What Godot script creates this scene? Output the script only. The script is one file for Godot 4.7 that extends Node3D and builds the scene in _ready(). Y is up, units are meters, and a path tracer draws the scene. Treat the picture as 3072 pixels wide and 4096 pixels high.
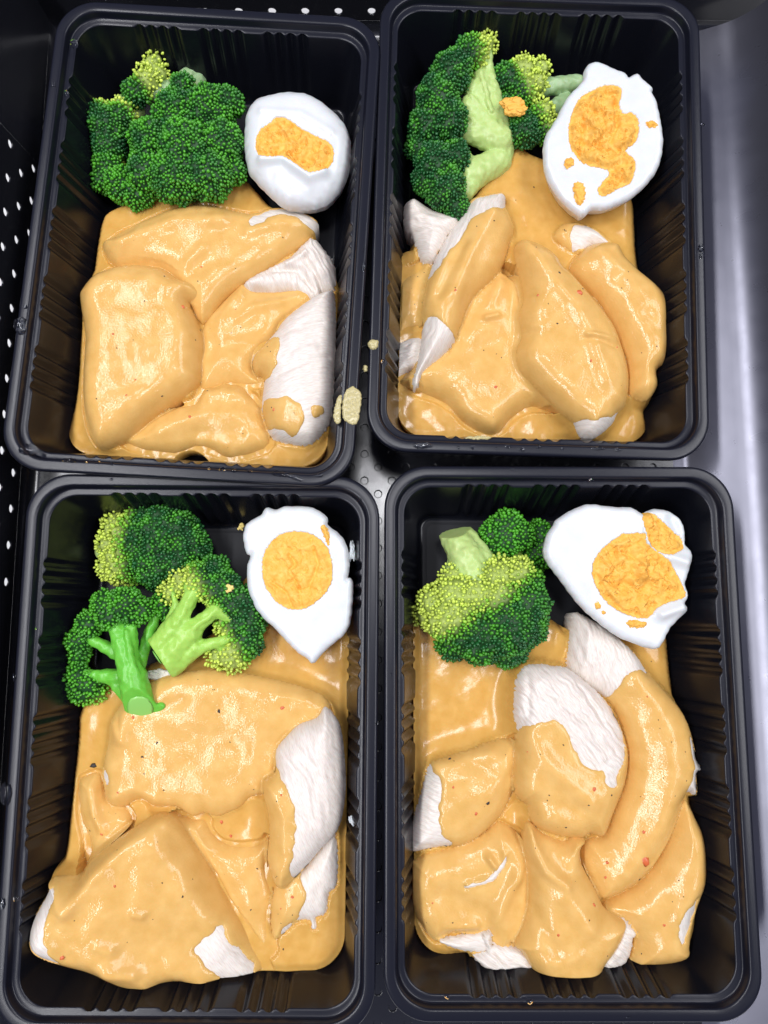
extends Node3D
# Four black meal trays of sauced chicken, broccoli and halved eggs in a black perforated basket, seen from above.
# Units: metres. World y up, -z towards the top of the photograph. Each tray has a frame with its origin in the middle of its floor.

const CAM_H := 0.3574
const CAM_T := 0.1306
const FOCAL := 2979.4
# survey frames of the photograph: scale, x, y (pixel positions below are noted in these frames and turned into metres by rays)
const FRAME := {1: [0.92586, 0.0, 0.0], 2: [1.00784, 1400.0, 0.0], 3: [0.92586, 0.0, 800.0], 4: [1.00784, 1400.0, 800.0], 5: [0.96444, 0.0, 1850.0], 6: [0.94756, 1500.0, 1850.0], 7: [0.96444, 0.0, 2800.0], 8: [0.94756, 1500.0, 2800.0], 9: [1.8517, 0.0, 0.0]}
const TRAY_W := 0.150
const TRAY_L := 0.2219
const DEPTH := 0.042
const G := 0.0006
const BAND := 0.011

var used := {}
var M := {}
var rng := RandomNumberGenerator.new()
var nz := FastNoiseLite.new()
var nf := FastNoiseLite.new()
var nc := FastNoiseLite.new()
var tf: Transform3D            # frame of the tray being filled
var tray_word := ""
var fleck_black: Mesh
var fleck_red: Mesh


func _ready() -> void:
	rng.seed = 7
	camera_and_light()
	noises()
	materials()
	build_basket()
	var trays := build_trays()
	tf = trays[0]; tray_word = "upper left tray"
	fill_upper_left()
	tf = trays[1]; tray_word = "upper right tray"
	fill_upper_right()
	tf = trays[2]; tray_word = "lower left tray"
	fill_lower_left()
	tf = trays[3]; tray_word = "lower right tray"
	fill_lower_right()
	droplets(trays)


func camera_and_light() -> void:
	var cam := Camera3D.new()
	cam.name = "camera"
	cam.fov = rad_to_deg(2.0 * atan(2048.0 / FOCAL))
	cam.near = 0.01
	cam.far = 20.0
	add_child(cam)
	cam.transform = Transform3D(Basis(Vector3(1, 0, 0), -PI / 2 + CAM_T), Vector3(0, CAM_H, 0))
	cam.current = true
	var env := Environment.new()
	env.background_mode = Environment.BG_COLOR
	env.background_color = Color(0.40, 0.415, 0.52)
	env.tonemap_mode = Environment.TONE_MAPPER_LINEAR
	env.tonemap_exposure = 1.18
	env.sdfgi_enabled = true
	env.ssao_enabled = true
	env.ssil_enabled = true
	var we := WorldEnvironment.new()
	we.name = "environment"
	we.environment = env
	add_child(we)
	panel("ceiling_panel_light", Vector3(-0.62, 1.35, -0.03), Vector2(0.11, 1.66), 1.85)
	panel("ceiling_panel_light_001", Vector3(0.04, 1.35, -0.21), Vector2(0.18, 0.20), 0.32)
	panel("ceiling_panel_light_002", Vector3(0.92, 1.35, -0.25), Vector2(0.45, 1.5), 1.6)


func panel(called: String, where: Vector3, size: Vector2, energy: float) -> void:
	var l := AreaLight3D.new()
	l.name = called
	l.area_size = size
	l.light_energy = energy
	l.light_color = Color(0.985, 0.985, 1.0)
	l.shadow_enabled = true
	add_child(l)
	l.position = where
	l.rotation = Vector3(-PI / 2, 0, 0)


func noises() -> void:
	nz.seed = 3; nz.noise_type = FastNoiseLite.TYPE_SIMPLEX_SMOOTH; nz.frequency = 1.0; nz.fractal_type = FastNoiseLite.FRACTAL_NONE
	nf.seed = 11; nf.noise_type = FastNoiseLite.TYPE_SIMPLEX; nf.frequency = 1.0; nf.fractal_octaves = 2
	nc.seed = 5; nc.noise_type = FastNoiseLite.TYPE_CELLULAR; nc.frequency = 1.0; nc.fractal_type = FastNoiseLite.FRACTAL_NONE
	nc.cellular_return_type = FastNoiseLite.RETURN_DISTANCE2_SUB; nc.cellular_jitter = 1.0


# ------------------------------------------------------------------ materials
func lin(r: float, g: float, b: float) -> Color:
	return Color(r, g, b).linear_to_srgb()


func noise_tex(freq: float, octaves: int, c0: Color, c1: Color, sd: int, mid := Color(0, 0, 0, 0), kind := FastNoiseLite.TYPE_SIMPLEX_SMOOTH) -> NoiseTexture2D:
	var n := FastNoiseLite.new()
	n.noise_type = kind; n.frequency = freq; n.fractal_octaves = octaves; n.seed = sd
	var t := NoiseTexture2D.new()
	t.width = 512; t.height = 512; t.seamless = true; t.noise = n
	var g := Gradient.new()
	g.set_color(0, c0); g.set_color(1, c1)
	if mid.a > 0.0:
		g.add_point(0.5, mid)
	t.color_ramp = g
	return t


func normal_tex(freq: float, octaves: int, strength: float, sd: int, kind := FastNoiseLite.TYPE_SIMPLEX_SMOOTH) -> NoiseTexture2D:
	var n := FastNoiseLite.new()
	n.noise_type = kind; n.frequency = freq; n.fractal_octaves = octaves; n.seed = sd
	var t := NoiseTexture2D.new()
	t.width = 512; t.height = 512; t.seamless = true; t.noise = n
	t.as_normal_map = true; t.bump_strength = strength
	return t


func mat(key: String, c: Color, rough: float, spec := 0.5) -> StandardMaterial3D:
	var m := StandardMaterial3D.new()
	m.resource_name = key
	m.albedo_color = c; m.roughness = rough; m.metallic_specular = spec
	M[key] = m
	return m


func tri(m: StandardMaterial3D, per_metre: float) -> void:
	m.uv1_triplanar = true
	m.uv1_scale = Vector3.ONE * per_metre


func materials() -> void:
	var m := mat("sauce", Color.WHITE, 0.16, 0.40)
	m.albedo_texture = noise_tex(0.010, 6, lin(0.665, 0.375, 0.098), lin(0.775, 0.48, 0.160), 21, lin(0.72, 0.422, 0.126))
	m.normal_enabled = true; m.normal_texture = normal_tex(0.075, 4, 5.0, 4); m.normal_scale = 0.17
	m.roughness_texture = noise_tex(0.03, 3, Color(0.7, 0.7, 0.7), Color(1, 1, 1), 31)
	m.subsurf_scatter_enabled = true; m.subsurf_scatter_strength = 0.10
	tri(m, 22.0)
	m = mat("sauce_pool", Color.WHITE, 0.18, 0.40)
	m.albedo_texture = noise_tex(0.012, 6, lin(0.60, 0.315, 0.066), lin(0.70, 0.405, 0.110), 22, lin(0.65, 0.358, 0.086))
	m.normal_enabled = true; m.normal_texture = normal_tex(0.05, 3, 4.0, 6); m.normal_scale = 0.07
	m.subsurf_scatter_enabled = true; m.subsurf_scatter_strength = 0.12
	tri(m, 22.0)
	m = mat("meat", Color.WHITE, 0.42, 0.5)
	m.albedo_texture = noise_tex(0.018, 5, lin(0.63, 0.52, 0.435), lin(0.80, 0.74, 0.665), 42, lin(0.74, 0.66, 0.58))
	m.normal_enabled = true; m.normal_texture = normal_tex(0.02, 3, 4.0, 14); m.normal_scale = 0.16
	m.uv1_scale = Vector3(0.7, 6.0, 1.0)
	m.subsurf_scatter_enabled = true; m.subsurf_scatter_strength = 0.08
	m = mat("egg_white", Color.WHITE, 0.30, 0.5)
	m.albedo_texture = noise_tex(0.01, 3, lin(0.665, 0.675, 0.665), lin(0.72, 0.73, 0.72), 52)
	m.normal_enabled = true; m.normal_texture = normal_tex(0.02, 3, 2.0, 24); m.normal_scale = 0.02
	m.subsurf_scatter_enabled = true; m.subsurf_scatter_strength = 0.12
	tri(m, 20.0)
	m = mat("yolk", Color.WHITE, 0.55, 0.4)
	m.albedo_texture = noise_tex(0.02, 5, lin(0.83, 0.365, 0.042), lin(0.92, 0.57, 0.15), 62, lin(0.88, 0.455, 0.075))
	m.normal_enabled = true; m.normal_texture = normal_tex(0.05, 5, 8.0, 34); m.normal_scale = 0.35
	tri(m, 24.0)
	m = mat("yolk_pale", lin(0.86, 0.68, 0.22), 0.5, 0.4)
	m = mat("smear", Color.WHITE, 0.25, 0.5)
	m.albedo_texture = noise_tex(0.05, 4, lin(0.20, 0.19, 0.14), lin(0.72, 0.60, 0.24), 63, lin(0.50, 0.43, 0.20))
	tri(m, 60.0)
	m = mat("tray", lin(0.0060, 0.0066, 0.0100), 0.24, 0.38)
	m.normal_enabled = true; m.normal_texture = normal_tex(0.06, 3, 2.0, 44); m.normal_scale = 0.05
	tri(m, 40.0)
	mat("tray_floor", lin(0.0075, 0.008, 0.011), 0.5, 0.35)
	m = mat("tray_rim", lin(0.0075, 0.0082, 0.014), 0.29, 0.42)
	m.normal_enabled = true; m.normal_texture = normal_tex(0.12, 3, 3.0, 45); m.normal_scale = 0.07
	tri(m, 40.0)
	m = mat("basket", lin(0.012, 0.0125, 0.016), 0.24, 0.6)
	m.roughness_texture = noise_tex(0.012, 5, Color(0.75, 0.75, 0.75), Color(1, 1, 1), 71)
	m.normal_enabled = true; m.normal_texture = normal_tex(0.01, 3, 1.5, 54); m.normal_scale = 0.12
	tri(m, 9.0)
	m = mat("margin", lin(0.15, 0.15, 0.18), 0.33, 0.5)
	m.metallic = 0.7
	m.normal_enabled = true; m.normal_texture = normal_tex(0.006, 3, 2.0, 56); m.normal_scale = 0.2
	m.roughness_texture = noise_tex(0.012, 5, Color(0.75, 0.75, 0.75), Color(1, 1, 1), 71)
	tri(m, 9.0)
	m = mat("counter", lin(0.80, 0.79, 0.76), 0.5)
	m = mat("bud", Color.WHITE, 0.33, 0.5)
	m.vertex_color_use_as_albedo = true
	m = mat("crown_flesh", Color.WHITE, 0.5, 0.4)
	m.vertex_color_use_as_albedo = true
	for s in [["stem_pale", 0.47, 0.62, 0.20], ["stem_green", 0.15, 0.52, 0.05], ["stem_light", 0.36, 0.62, 0.10], ["stem_glass", 0.34, 0.50, 0.24]]:
		m = mat(s[0], Color.WHITE, 0.34, 0.45)
		var a := lin(s[1] * 0.88, s[2] * 0.92, s[3] * 0.8)
		m.albedo_texture = noise_tex(0.012, 4, a, lin(s[1] * 1.15, s[2] * 1.08, s[3] * 1.3), 81)
		m.normal_enabled = true; m.normal_texture = normal_tex(0.02, 4, 3.0, 64); m.normal_scale = 0.3
		m.subsurf_scatter_enabled = true; m.subsurf_scatter_strength = 0.1
		tri(m, 30.0)
	m = mat("pith", lin(0.27, 0.60, 0.13), 0.3)
	mat("pepper", lin(0.03, 0.022, 0.015), 0.6)
	mat("chili", lin(0.62, 0.13, 0.035), 0.35)
	m = mat("water", Color(0.97, 0.985, 1.0, 0.0), 0.02, 0.5)
	m.refraction_enabled = true; m.refraction_scale = 0.033
	m.transparency = BaseMaterial3D.TRANSPARENCY_ALPHA


# ------------------------------------------------------------------ nodes
func numbered(called: String) -> String:
	var n: int = used.get(called, 0)
	used[called] = n + 1
	return called if n == 0 else "%s_%03d" % [called, n]


func thing(called: String, label: String, category: String, at := Transform3D(), group := "") -> Node3D:
	var o := Node3D.new()
	o.name = numbered(called)
	add_child(o, true)
	o.transform = at
	tag(o, label, category, group)
	return o


func tag(o: Node, label: String, category: String, group := "") -> void:
	o.set_meta("label", label)
	o.set_meta("category", category)
	if group:
		o.set_meta("group", group)


func part(called: String, mesh: Mesh, material: Material, parent: Node, kind := "") -> MeshInstance3D:
	var o := MeshInstance3D.new()
	o.name = called
	o.mesh = mesh
	o.material_override = material
	parent.add_child(o, true)
	if kind:
		o.set_meta("kind", kind)
	return o


# ------------------------------------------------------------------ survey: photograph pixel -> ray -> plane
func hit(f: int, x: float, y: float, plane: Transform3D) -> Vector2:
	var k: Array = FRAME[f]
	var px: float = x * k[0] + k[1]
	var py: float = y * k[0] + k[2]
	var fwd := Vector3(0, -cos(CAM_T), -sin(CAM_T))
	var up := Vector3(0, sin(CAM_T), -cos(CAM_T))
	var dir := Vector3(1, 0, 0) * ((px - 1536.0) / FOCAL) - up * ((py - 2048.0) / FOCAL) + fwd
	var inv := plane.affine_inverse()
	var o := inv * Vector3(0, CAM_H, 0)
	var d := inv.basis * dir
	var s := -o.y / d.y
	return Vector2(o.x + d.x * s, o.z + d.z * s)


func level(mm: float) -> Transform3D:
	return tf * Transform3D(Basis(), Vector3(0, mm * 0.001, 0))


func pt(f: int, x: float, y: float, mm: float) -> Vector3:
	var q := hit(f, x, y, level(mm))
	return Vector3(q.x, mm * 0.001, q.y)


func outline(f: int, flat: Array, plane: Transform3D, smooth := 3) -> PackedVector2Array:
	var raw := PackedVector2Array()
	for i in range(0, flat.size(), 2):
		raw.append(hit(f, flat[i], flat[i + 1], plane))
	if smooth < 2:
		return raw
	var out := PackedVector2Array()
	var n := raw.size()
	for i in n:
		for s in smooth:
			out.append(raw[i].cubic_interpolate(raw[(i + 1) % n], raw[(i + n - 1) % n], raw[(i + 2) % n], float(s) / smooth))
	return out


# ------------------------------------------------------------------ height fields over an outline
class Field:
	var ix := 0
	var iz := 0
	var nx := 0
	var nz := 0
	var g := 0.0006
	var d := PackedFloat32Array()      # distance inside the outline
	var s := PackedFloat32Array()      # top surface
	var bare := PackedFloat32Array()   # distance outside the uncoated places
	var spec := {}


func new_field(poly: PackedVector2Array, g: float, margin: float) -> Field:
	var f := Field.new()
	f.g = g
	var lo := poly[0]
	var hi := poly[0]
	for p in poly:
		lo = lo.min(p); hi = hi.max(p)
	f.ix = floori((lo.x - margin) / g); f.iz = floori((lo.y - margin) / g)
	f.nx = ceili((hi.x + margin) / g) - f.ix + 1; f.nz = ceili((hi.y + margin) / g) - f.iz + 1
	f.d = signed(poly, f, BAND)
	return f


func signed(poly: PackedVector2Array, f: Field, band: float) -> PackedFloat32Array:
	var g := f.g
	var nx := f.nx
	var nzz := f.nz
	var d2 := PackedFloat32Array()
	d2.resize(nx * nzz)
	d2.fill(band * band)
	var n := poly.size()
	var x0 := f.ix * g
	var z0 := f.iz * g
	for k in n:
		var a := poly[k]
		var b := poly[(k + 1) % n]
		var e := b - a
		var ll := maxf(e.length_squared(), 1e-14)
		var i0 := maxi(0, floori((minf(a.x, b.x) - band - x0) / g))
		var i1 := mini(nx - 1, ceili((maxf(a.x, b.x) + band - x0) / g))
		var j0 := maxi(0, floori((minf(a.y, b.y) - band - z0) / g))
		var j1 := mini(nzz - 1, ceili((maxf(a.y, b.y) + band - z0) / g))
		for j in range(j0, j1 + 1):
			var pz := z0 + j * g - a.y
			var row := j * nx
			for i in range(i0, i1 + 1):
				var px := x0 + i * g - a.x
				var t := clampf((px * e.x + pz * e.y) / ll, 0.0, 1.0)
				var qx := px - e.x * t
				var qz := pz - e.y * t
				var q := qx * qx + qz * qz
				if q < d2[row + i]:
					d2[row + i] = q
	var out := PackedFloat32Array()
	out.resize(nx * nzz)
	for j in nzz:
		var z := z0 + j * g + 1e-7
		var xs: Array[float] = []
		for k in n:
			var a := poly[k]
			var b := poly[(k + 1) % n]
			if (a.y > z) != (b.y > z):
				xs.append(a.x + (b.x - a.x) * (z - a.y) / (b.y - a.y))
		xs.sort()
		var at := 0
		for i in nx:
			var x := x0 + i * g
			while at < xs.size() and xs[at] < x:
				at += 1
			var v := sqrt(d2[j * nx + i])
			out[j * nx + i] = v if at % 2 == 1 else -v
	return out


func add_ridge(f: Field, line: PackedVector2Array, amp: float, width: float) -> void:
	var g := f.g
	var best := PackedFloat32Array()
	best.resize(f.nx * f.nz)
	best.fill(1.0)
	var reach := width * 2.4
	for k in maxi(1, line.size() - 1):
		var a := line[k]
		var b := line[mini(k + 1, line.size() - 1)]
		var e := b - a
		var ll := maxf(e.length_squared(), 1e-14)
		var i0 := maxi(0, floori((minf(a.x, b.x) - reach) / g) - f.ix)
		var i1 := mini(f.nx - 1, ceili((maxf(a.x, b.x) + reach) / g) - f.ix)
		var j0 := maxi(0, floori((minf(a.y, b.y) - reach) / g) - f.iz)
		var j1 := mini(f.nz - 1, ceili((maxf(a.y, b.y) + reach) / g) - f.iz)
		for j in range(j0, j1 + 1):
			for i in range(i0, i1 + 1):
				var p := Vector2((i + f.ix) * g, (j + f.iz) * g) - a
				var t := clampf(p.dot(e) / ll, 0.0, 1.0)
				var q := (p - e * t).length_squared()
				var at := j * f.nx + i
				if q < best[at]:
					best[at] = q
	for at in best.size():
		if best[at] < 1.0:
			f.s[at] += amp * exp(-best[at] / (width * width))


func wall_inside(x: float, z: float, h: float) -> float:
	var hx := TRAY_W / 2 - 0.0170 + 0.22 * h
	var hz := TRAY_L / 2 - 0.0170 + 0.22 * h
	var r := 0.013 + 0.1 * h
	var qx := absf(x) - hx + r
	var qz := absf(z) - hz + r
	return r - (Vector2(maxf(qx, 0.0), maxf(qz, 0.0)).length() + minf(maxf(qx, qz), 0.0))


class Soup:
	var v := PackedVector3Array()
	var n := PackedVector3Array()
	var uv := PackedVector2Array()
	var c := PackedColorArray()
	var i := PackedInt32Array()

	func mesh() -> ArrayMesh:
		var a := []
		a.resize(Mesh.ARRAY_MAX)
		a[Mesh.ARRAY_VERTEX] = v
		a[Mesh.ARRAY_NORMAL] = n
		if uv.size():
			a[Mesh.ARRAY_TEX_UV] = uv
		if c.size():
			a[Mesh.ARRAY_COLOR] = c
		a[Mesh.ARRAY_INDEX] = i
		var m := ArrayMesh.new()
		m.add_surface_from_arrays(Mesh.PRIMITIVE_TRIANGLES, a)
		return m


# the part of a height field where mask > 0, with a wall down to bottom (if bottom < 1); up = -1 turns it over
func sheet(o: Soup, f: Field, mask: PackedFloat32Array, h: PackedFloat32Array, bottom: float, turn := 0.0, up := 1.0, tex := 0.03) -> void:
	var nx := f.nx
	var nzz := f.nz
	var g := f.g
	var at := PackedInt32Array(); at.resize(nx * nzz); at.fill(-1)
	var ex := PackedInt32Array(); ex.resize(nx * nzz); ex.fill(-1)
	var ez := PackedInt32Array(); ez.resize(nx * nzz); ez.fill(-1)
	var low := {}
	var cu := cos(turn) / tex
	var su := sin(turn) / tex
	for j in range(1, nzz - 1):
		for i in range(1, nx - 1):
			var k := j * nx + i
			var inside := mask[k] > 0.0
			if inside:
				at[k] = o.v.size()
				var x := (i + f.ix) * g
				var z := (j + f.iz) * g
				o.v.append(Vector3(x, h[k], z))
				o.n.append(Vector3(h[k - 1] - h[k + 1], 2.0 * g, h[k - nx] - h[k + nx]).normalized() * up)
				o.uv.append(Vector2(x * cu + z * su, z * cu - x * su))
			for w in 2:
				var k2 := k + 1 if w == 0 else k + nx
				if inside != (mask[k2] > 0.0):
					var t := clampf(mask[k] / (mask[k] - mask[k2]), 0.02, 0.98)
					var x := (i + f.ix + (t if w == 0 else 0.0)) * g
					var z := (j + f.iz + (t if w == 1 else 0.0)) * g
					var kk := k if inside else k2
					var out := Vector3(mask[kk - 1] - mask[kk + 1], 0, mask[kk - nx] - mask[kk + nx]).normalized()
					var nn := Vector3(h[kk - 1] - h[kk + 1], 2.0 * g, h[kk - nx] - h[kk + nx]).normalized() * up
					if w == 0:
						ex[k] = o.v.size()
					else:
						ez[k] = o.v.size()
					o.v.append(Vector3(x, h[k2] if inside else h[k], z))
					o.n.append((nn + out * 1.3).normalized())
					o.uv.append(Vector2(x * cu + z * su, z * cu - x * su))
	for j in range(1, nzz - 2):
		for i in range(1, nx - 2):
			var k := j * nx + i
			var a := at[k]
			var b := at[k + 1]
			var c := at[k + nx + 1]
			var d := at[k + nx]
			if a < 0 and b < 0 and c < 0 and d < 0:
				continue
			if a >= 0 and b >= 0 and c >= 0 and d >= 0:
				if up > 0.0:
					o.i.append_array([a, b, c, a, c, d])
				else:
					o.i.append_array([a, c, b, a, d, c])
				continue
			var corner := [a, b, c, d]
			var cross := [ex[k], ez[k + 1], ex[k + nx], ez[k]]
			var ring: Array[int] = []
			var exits: Array[int] = []
			for q in 4:
				var inn: bool = corner[q] >= 0
				if inn:
					ring.append(corner[q])
				if inn != (corner[(q + 1) % 4] >= 0):
					if cross[q] < 0:
						continue
					ring.append(cross[q])
					if inn:
						exits.append(ring.size() - 1)
			for q in range(1, ring.size() - 1):
				if up > 0.0:
					o.i.append_array([ring[0], ring[q], ring[q + 1]])
				else:
					o.i.append_array([ring[0], ring[q + 1], ring[q]])
			if bottom < 1.0:
				for q in exits:
					var p0 := ring[q]
					var p1 := ring[(q + 1) % ring.size()]
					for p in [p0, p1]:
						if not low.has(p):
							low[p] = o.v.size()
							var v: Vector3 = o.v[p]
							var n: Vector3 = o.n[p]
							n.y = -0.15
							n = n.normalized()
							o.v.append(Vector3(v.x - n.x * 0.0004, minf(bottom, v.y - 0.0001), v.z - n.z * 0.0004))
							o.n.append(n)
							o.uv.append(o.uv[p] + Vector2(0.05, 0.05))
					o.i.append_array([p0, low[p0], low[p1], p0, low[p1], p1])


func smax(a: float, b: float, k: float) -> float:
	var h := maxf(k - absf(a - b), 0.0) / k
	return maxf(a, b) + h * h * k * 0.25


# spec: f (frame), o (outline), e / r (edge height and rise in mm), w (edge width mm), bare / coat / hole [[outline]...], ridge [[amp mm, width mm, points...]], gx, gz (slopes), fib (angle of the fibres)
func measure(spec: Dictionary) -> Field:
	var e: float = spec.e * 0.001
	var plane := level(spec.e)
	var lean: Array = spec.get("lean", [0.0, 0.0])
	var rel := Transform3D()
	if spec.has("lean"):
		var ln := Vector3(-lean[0], 1, -lean[1]).normalized()
		var lx := (Vector3(1, 0, 0) - ln * ln.x).normalized()
		rel = Transform3D(Basis(lx, ln, lx.cross(ln)), Vector3(0, e, 0))
		plane = tf * rel
	var poly := outline(spec.f, spec.o, plane, spec.get("sm", 3))
	if spec.has("lean"):
		for q in poly.size():
			var v3 := rel * Vector3(poly[q].x, 0, poly[q].y)
			poly[q] = Vector2(v3.x, v3.z)
	var pool: bool = spec.get("pool", false)
	var f := new_field(poly, G, 0.005)
	f.spec = spec
	var n := f.nx * f.nz
	var torn: float = spec.get("torn", 0.08) * 0.001
	var rise: float = spec.r * 0.001
	var w: float = spec.get("w", 5.0) * 0.001
	var gx: float = spec.get("gx", 0.0)
	var gz: float = spec.get("gz", 0.0)
	var lump: float = spec.get("lump", 0.55) * 0.001
	var mid := Vector2.ZERO
	for p in poly:
		mid += p / poly.size()
	spec.mid = mid
	f.s.resize(n)
	f.bare.resize(n)
	var sd: float = spec.get("seed", 0.0) * 37.0
	for j in f.nz:
		for i in f.nx:
			var k := j * f.nx + i
			var x := (i + f.ix) * G
			var z := (j + f.iz) * G
			var d := f.d[k]
			var soft := d
			if d < 0.004 and d > -0.004:
				d += torn * (nf.get_noise_2d(x * 420.0 + sd, z * 420.0) + 0.6 * nf.get_noise_2d(x * 1100.0 + sd, z * 1100.0))
			var eh: float = e + lean[0] * x + lean[1] * z
			var free := clampf(d / 0.008, 0.0, 1.0)
			d = minf(d, wall_inside(x, z, eh) + 0.0006)
			f.d[k] = d
			var t := clampf(soft / w, 0.0, 1.0)
			var t2 := clampf(soft / BAND, 0.0, 1.0)
			var h := eh + rise * (0.40 * sqrt(1.0 - (1.0 - t) * (1.0 - t)) + 0.60 * (t2 * (2.0 - t2)))
			h += (gx * (x - mid.x) + gz * (z - mid.y)) * minf(1.0, t2 * 2.0 + 0.3)
			h += lump * (nz.get_noise_2d(x * 55.0 + sd, z * 55.0) + 0.10 * nz.get_noise_2d(x * 210.0, z * 210.0 + sd)) * minf(1.0, 0.3 + t2 * 2.0)
			if pool:
				h *= 0.30 + 0.70 * sqrt(1.0 - (1.0 - free) * (1.0 - free))
			f.s[k] = h
	for rg in spec.get("ridge", []):
		var line := PackedVector2Array()
		for q in range(2, rg.size(), 2):
			line.append(hit(spec.f, rg[q], rg[q + 1], level(spec.e + spec.r * 0.7)))
		add_ridge(f, line, rg[0] * 0.001, rg[1] * 0.001)
	var top := plane * Transform3D(Basis(), Vector3(0, rise * 0.6, 0))
	var field := PackedFloat32Array()
	field.resize(n)
	field.fill(1.0)
	var all_bare: bool = spec.get("white", false)
	if all_bare:
		field.fill(-1.0)
	for region in spec.get("bare", []):
		var sg := signed(region_outline(spec.f, region, top), f, 0.005)
		for k in n:
			field[k] = minf(field[k], -sg[k])
	for region in spec.get("coat", []):
		var sg := signed(region_outline(spec.f, region, top), f, 0.005)
		for k in n:
			field[k] = maxf(field[k], sg[k])
	for region in spec.get("hole", []):
		var sg := signed(outline(spec.f, region, plane), f, 0.005)
		for k in n:
			f.d[k] = minf(f.d[k], -sg[k])
	for j in f.nz:
		for i in f.nx:
			var k := j * f.nx + i
			if absf(field[k]) < 0.004:
				field[k] += 0.0008 * nz.get_noise_2d((i + f.ix) * G * 150.0, (j + f.iz) * G * 150.0 + sd) + 0.0002 * nf.get_noise_2d((i + f.ix) * G * 500.0, (j + f.iz) * G * 500.0)
	f.bare = field
	return f


func region_outline(fr: int, region: Array, plane: Transform3D) -> PackedVector2Array:
	var poly := outline(fr, region, plane)
	var rel := tf.affine_inverse() * plane
	for q in poly.size():
		var v := rel * Vector3(poly[q].x, 0, poly[q].y)
		poly[q] = Vector2(v.x, v.z)
	return poly


func serve(specs: Array, pool: Dictionary) -> void:
	var fields: Array[Field] = []
	for sp in specs:
		fields.append(measure(sp))
	flood(pool, fields)
	make_pool(pool, fields)
	for k in fields.size():
		make_piece(fields[k], fields.slice(k + 1))


# raise a field softly where it runs into the pieces above it
func meet(f: Field, above: Array, soft: float) -> void:
	for o: Field in above:
		for j in range(maxi(f.iz, o.iz), mini(f.iz + f.nz, o.iz + o.nz)):
			for i in range(maxi(f.ix, o.ix), mini(f.ix + f.nx, o.ix + o.nx)):
				var ko := (j - o.iz) * o.nx + i - o.ix
				var d := o.d[ko]
				if d > -0.0045:
					var k := (j - f.iz) * f.nx + i - f.ix
					var h := o.s[ko] - soft * 0.3
					if d < 0.0:
						h += d * 2.0 - (d / 0.0045) * (d / 0.0045) * 0.013
					elif o.bare[ko] < 0.0:
						h -= 0.0012
					f.s[k] = smax(f.s[k], h, soft)


# sauce settles in the grooves: a smoothed copy of the whole heap, kept for the tray being filled
const FX := -125
const FZ := -190
const FNX := 251
const FNZ := 381
var settled := PackedFloat32Array()


func flood(pool: Dictionary, fields: Array[Field]) -> void:
	var c := PackedFloat32Array()
	c.resize(FNX * FNZ)
	var gz: float = pool.get("gz", 0.0)
	for j in FNZ:
		for i in FNX:
			c[j * FNX + i] = pool.e * 0.001 + gz * (j + FZ) * G
	for f in fields:
		for j in f.nz:
			for i in f.nx:
				var k := j * f.nx + i
				var a := i + f.ix - FX
				var b := j + f.iz - FZ
				if f.d[k] > 0.0 and a >= 0 and b >= 0 and a < FNX and b < FNZ:
					c[b * FNX + a] = maxf(c[b * FNX + a], f.s[k])
	for r in [8, 8, 8]:
		c = box(c, r, 1)
		c = box(c, r, FNX)
	settled = c


func box(c: PackedFloat32Array, r: int, step: int) -> PackedFloat32Array:
	# running mean along one axis; step = stride along it
	var out := c.duplicate()
	var length := FNX if step == 1 else FNZ
	var lines := FNZ if step == 1 else FNX
	var jump := FNX if step == 1 else 1
	for q in lines:
		var base := q * jump
		var sum := 0.0
		for k in range(-r, r + 1):
			sum += c[base + clampi(k, 0, length - 1) * step]
		for k in length:
			out[base + k * step] = sum / (2 * r + 1)
			sum += c[base + mini(k + r + 1, length - 1) * step] - c[base + maxi(k - r, 0) * step]
	return out


func settle(f: Field, below: float, above: Array, raw: PackedFloat32Array, soft: float) -> void:
	for j in f.nz:
		for i in f.nx:
			var a := i + f.ix - FX
			var b := j + f.iz - FZ
			if a >= 0 and b >= 0 and a < FNX and b < FNZ:
				var k := j * f.nx + i
				if f.d[k] > 0.0:
					var edge := smoothstep(0.0, 0.004, f.d[k])
					f.s[k] = lerpf(f.s[k], smax(f.s[k], settled[b * FNX + a] - below, soft), edge)
	# what lies over it keeps its own surface
	for o: Field in above:
		for j in range(maxi(f.iz, o.iz), mini(f.iz + f.nz, o.iz + o.nz)):
			for i in range(maxi(f.ix, o.ix), mini(f.ix + f.nx, o.ix + o.nx)):
				var ko := (j - o.iz) * o.nx + i - o.ix
				if o.d[ko] > -0.0025:
					var k := (j - f.iz) * f.nx + i - f.ix
					var room := (-0.0002 if o.bare[ko] > 0.0 else -0.0010) - minf(0.0045, o.d[ko] * 1.3)
					f.s[k] = maxf(raw[k], minf(f.s[k], o.s[ko] + room))


func make_pool(pool: Dictionary, above: Array[Field]) -> void:
	var f := measure(pool)
	var raw := f.s.duplicate()
	meet(f, above, 0.0040)
	settle(f, 0.0012, above, raw, 0.0045)
	var o := Soup.new()
	sheet(o, f, f.d, f.s, -0.0004)
	var t := thing("sauce_pool", pool.label, "sauce", tf, "")
	part("sauce_surface", o.mesh(), M.sauce_pool, t)
	flecks(t, f, pool.get("flecks", 10), 0.003)


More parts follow.
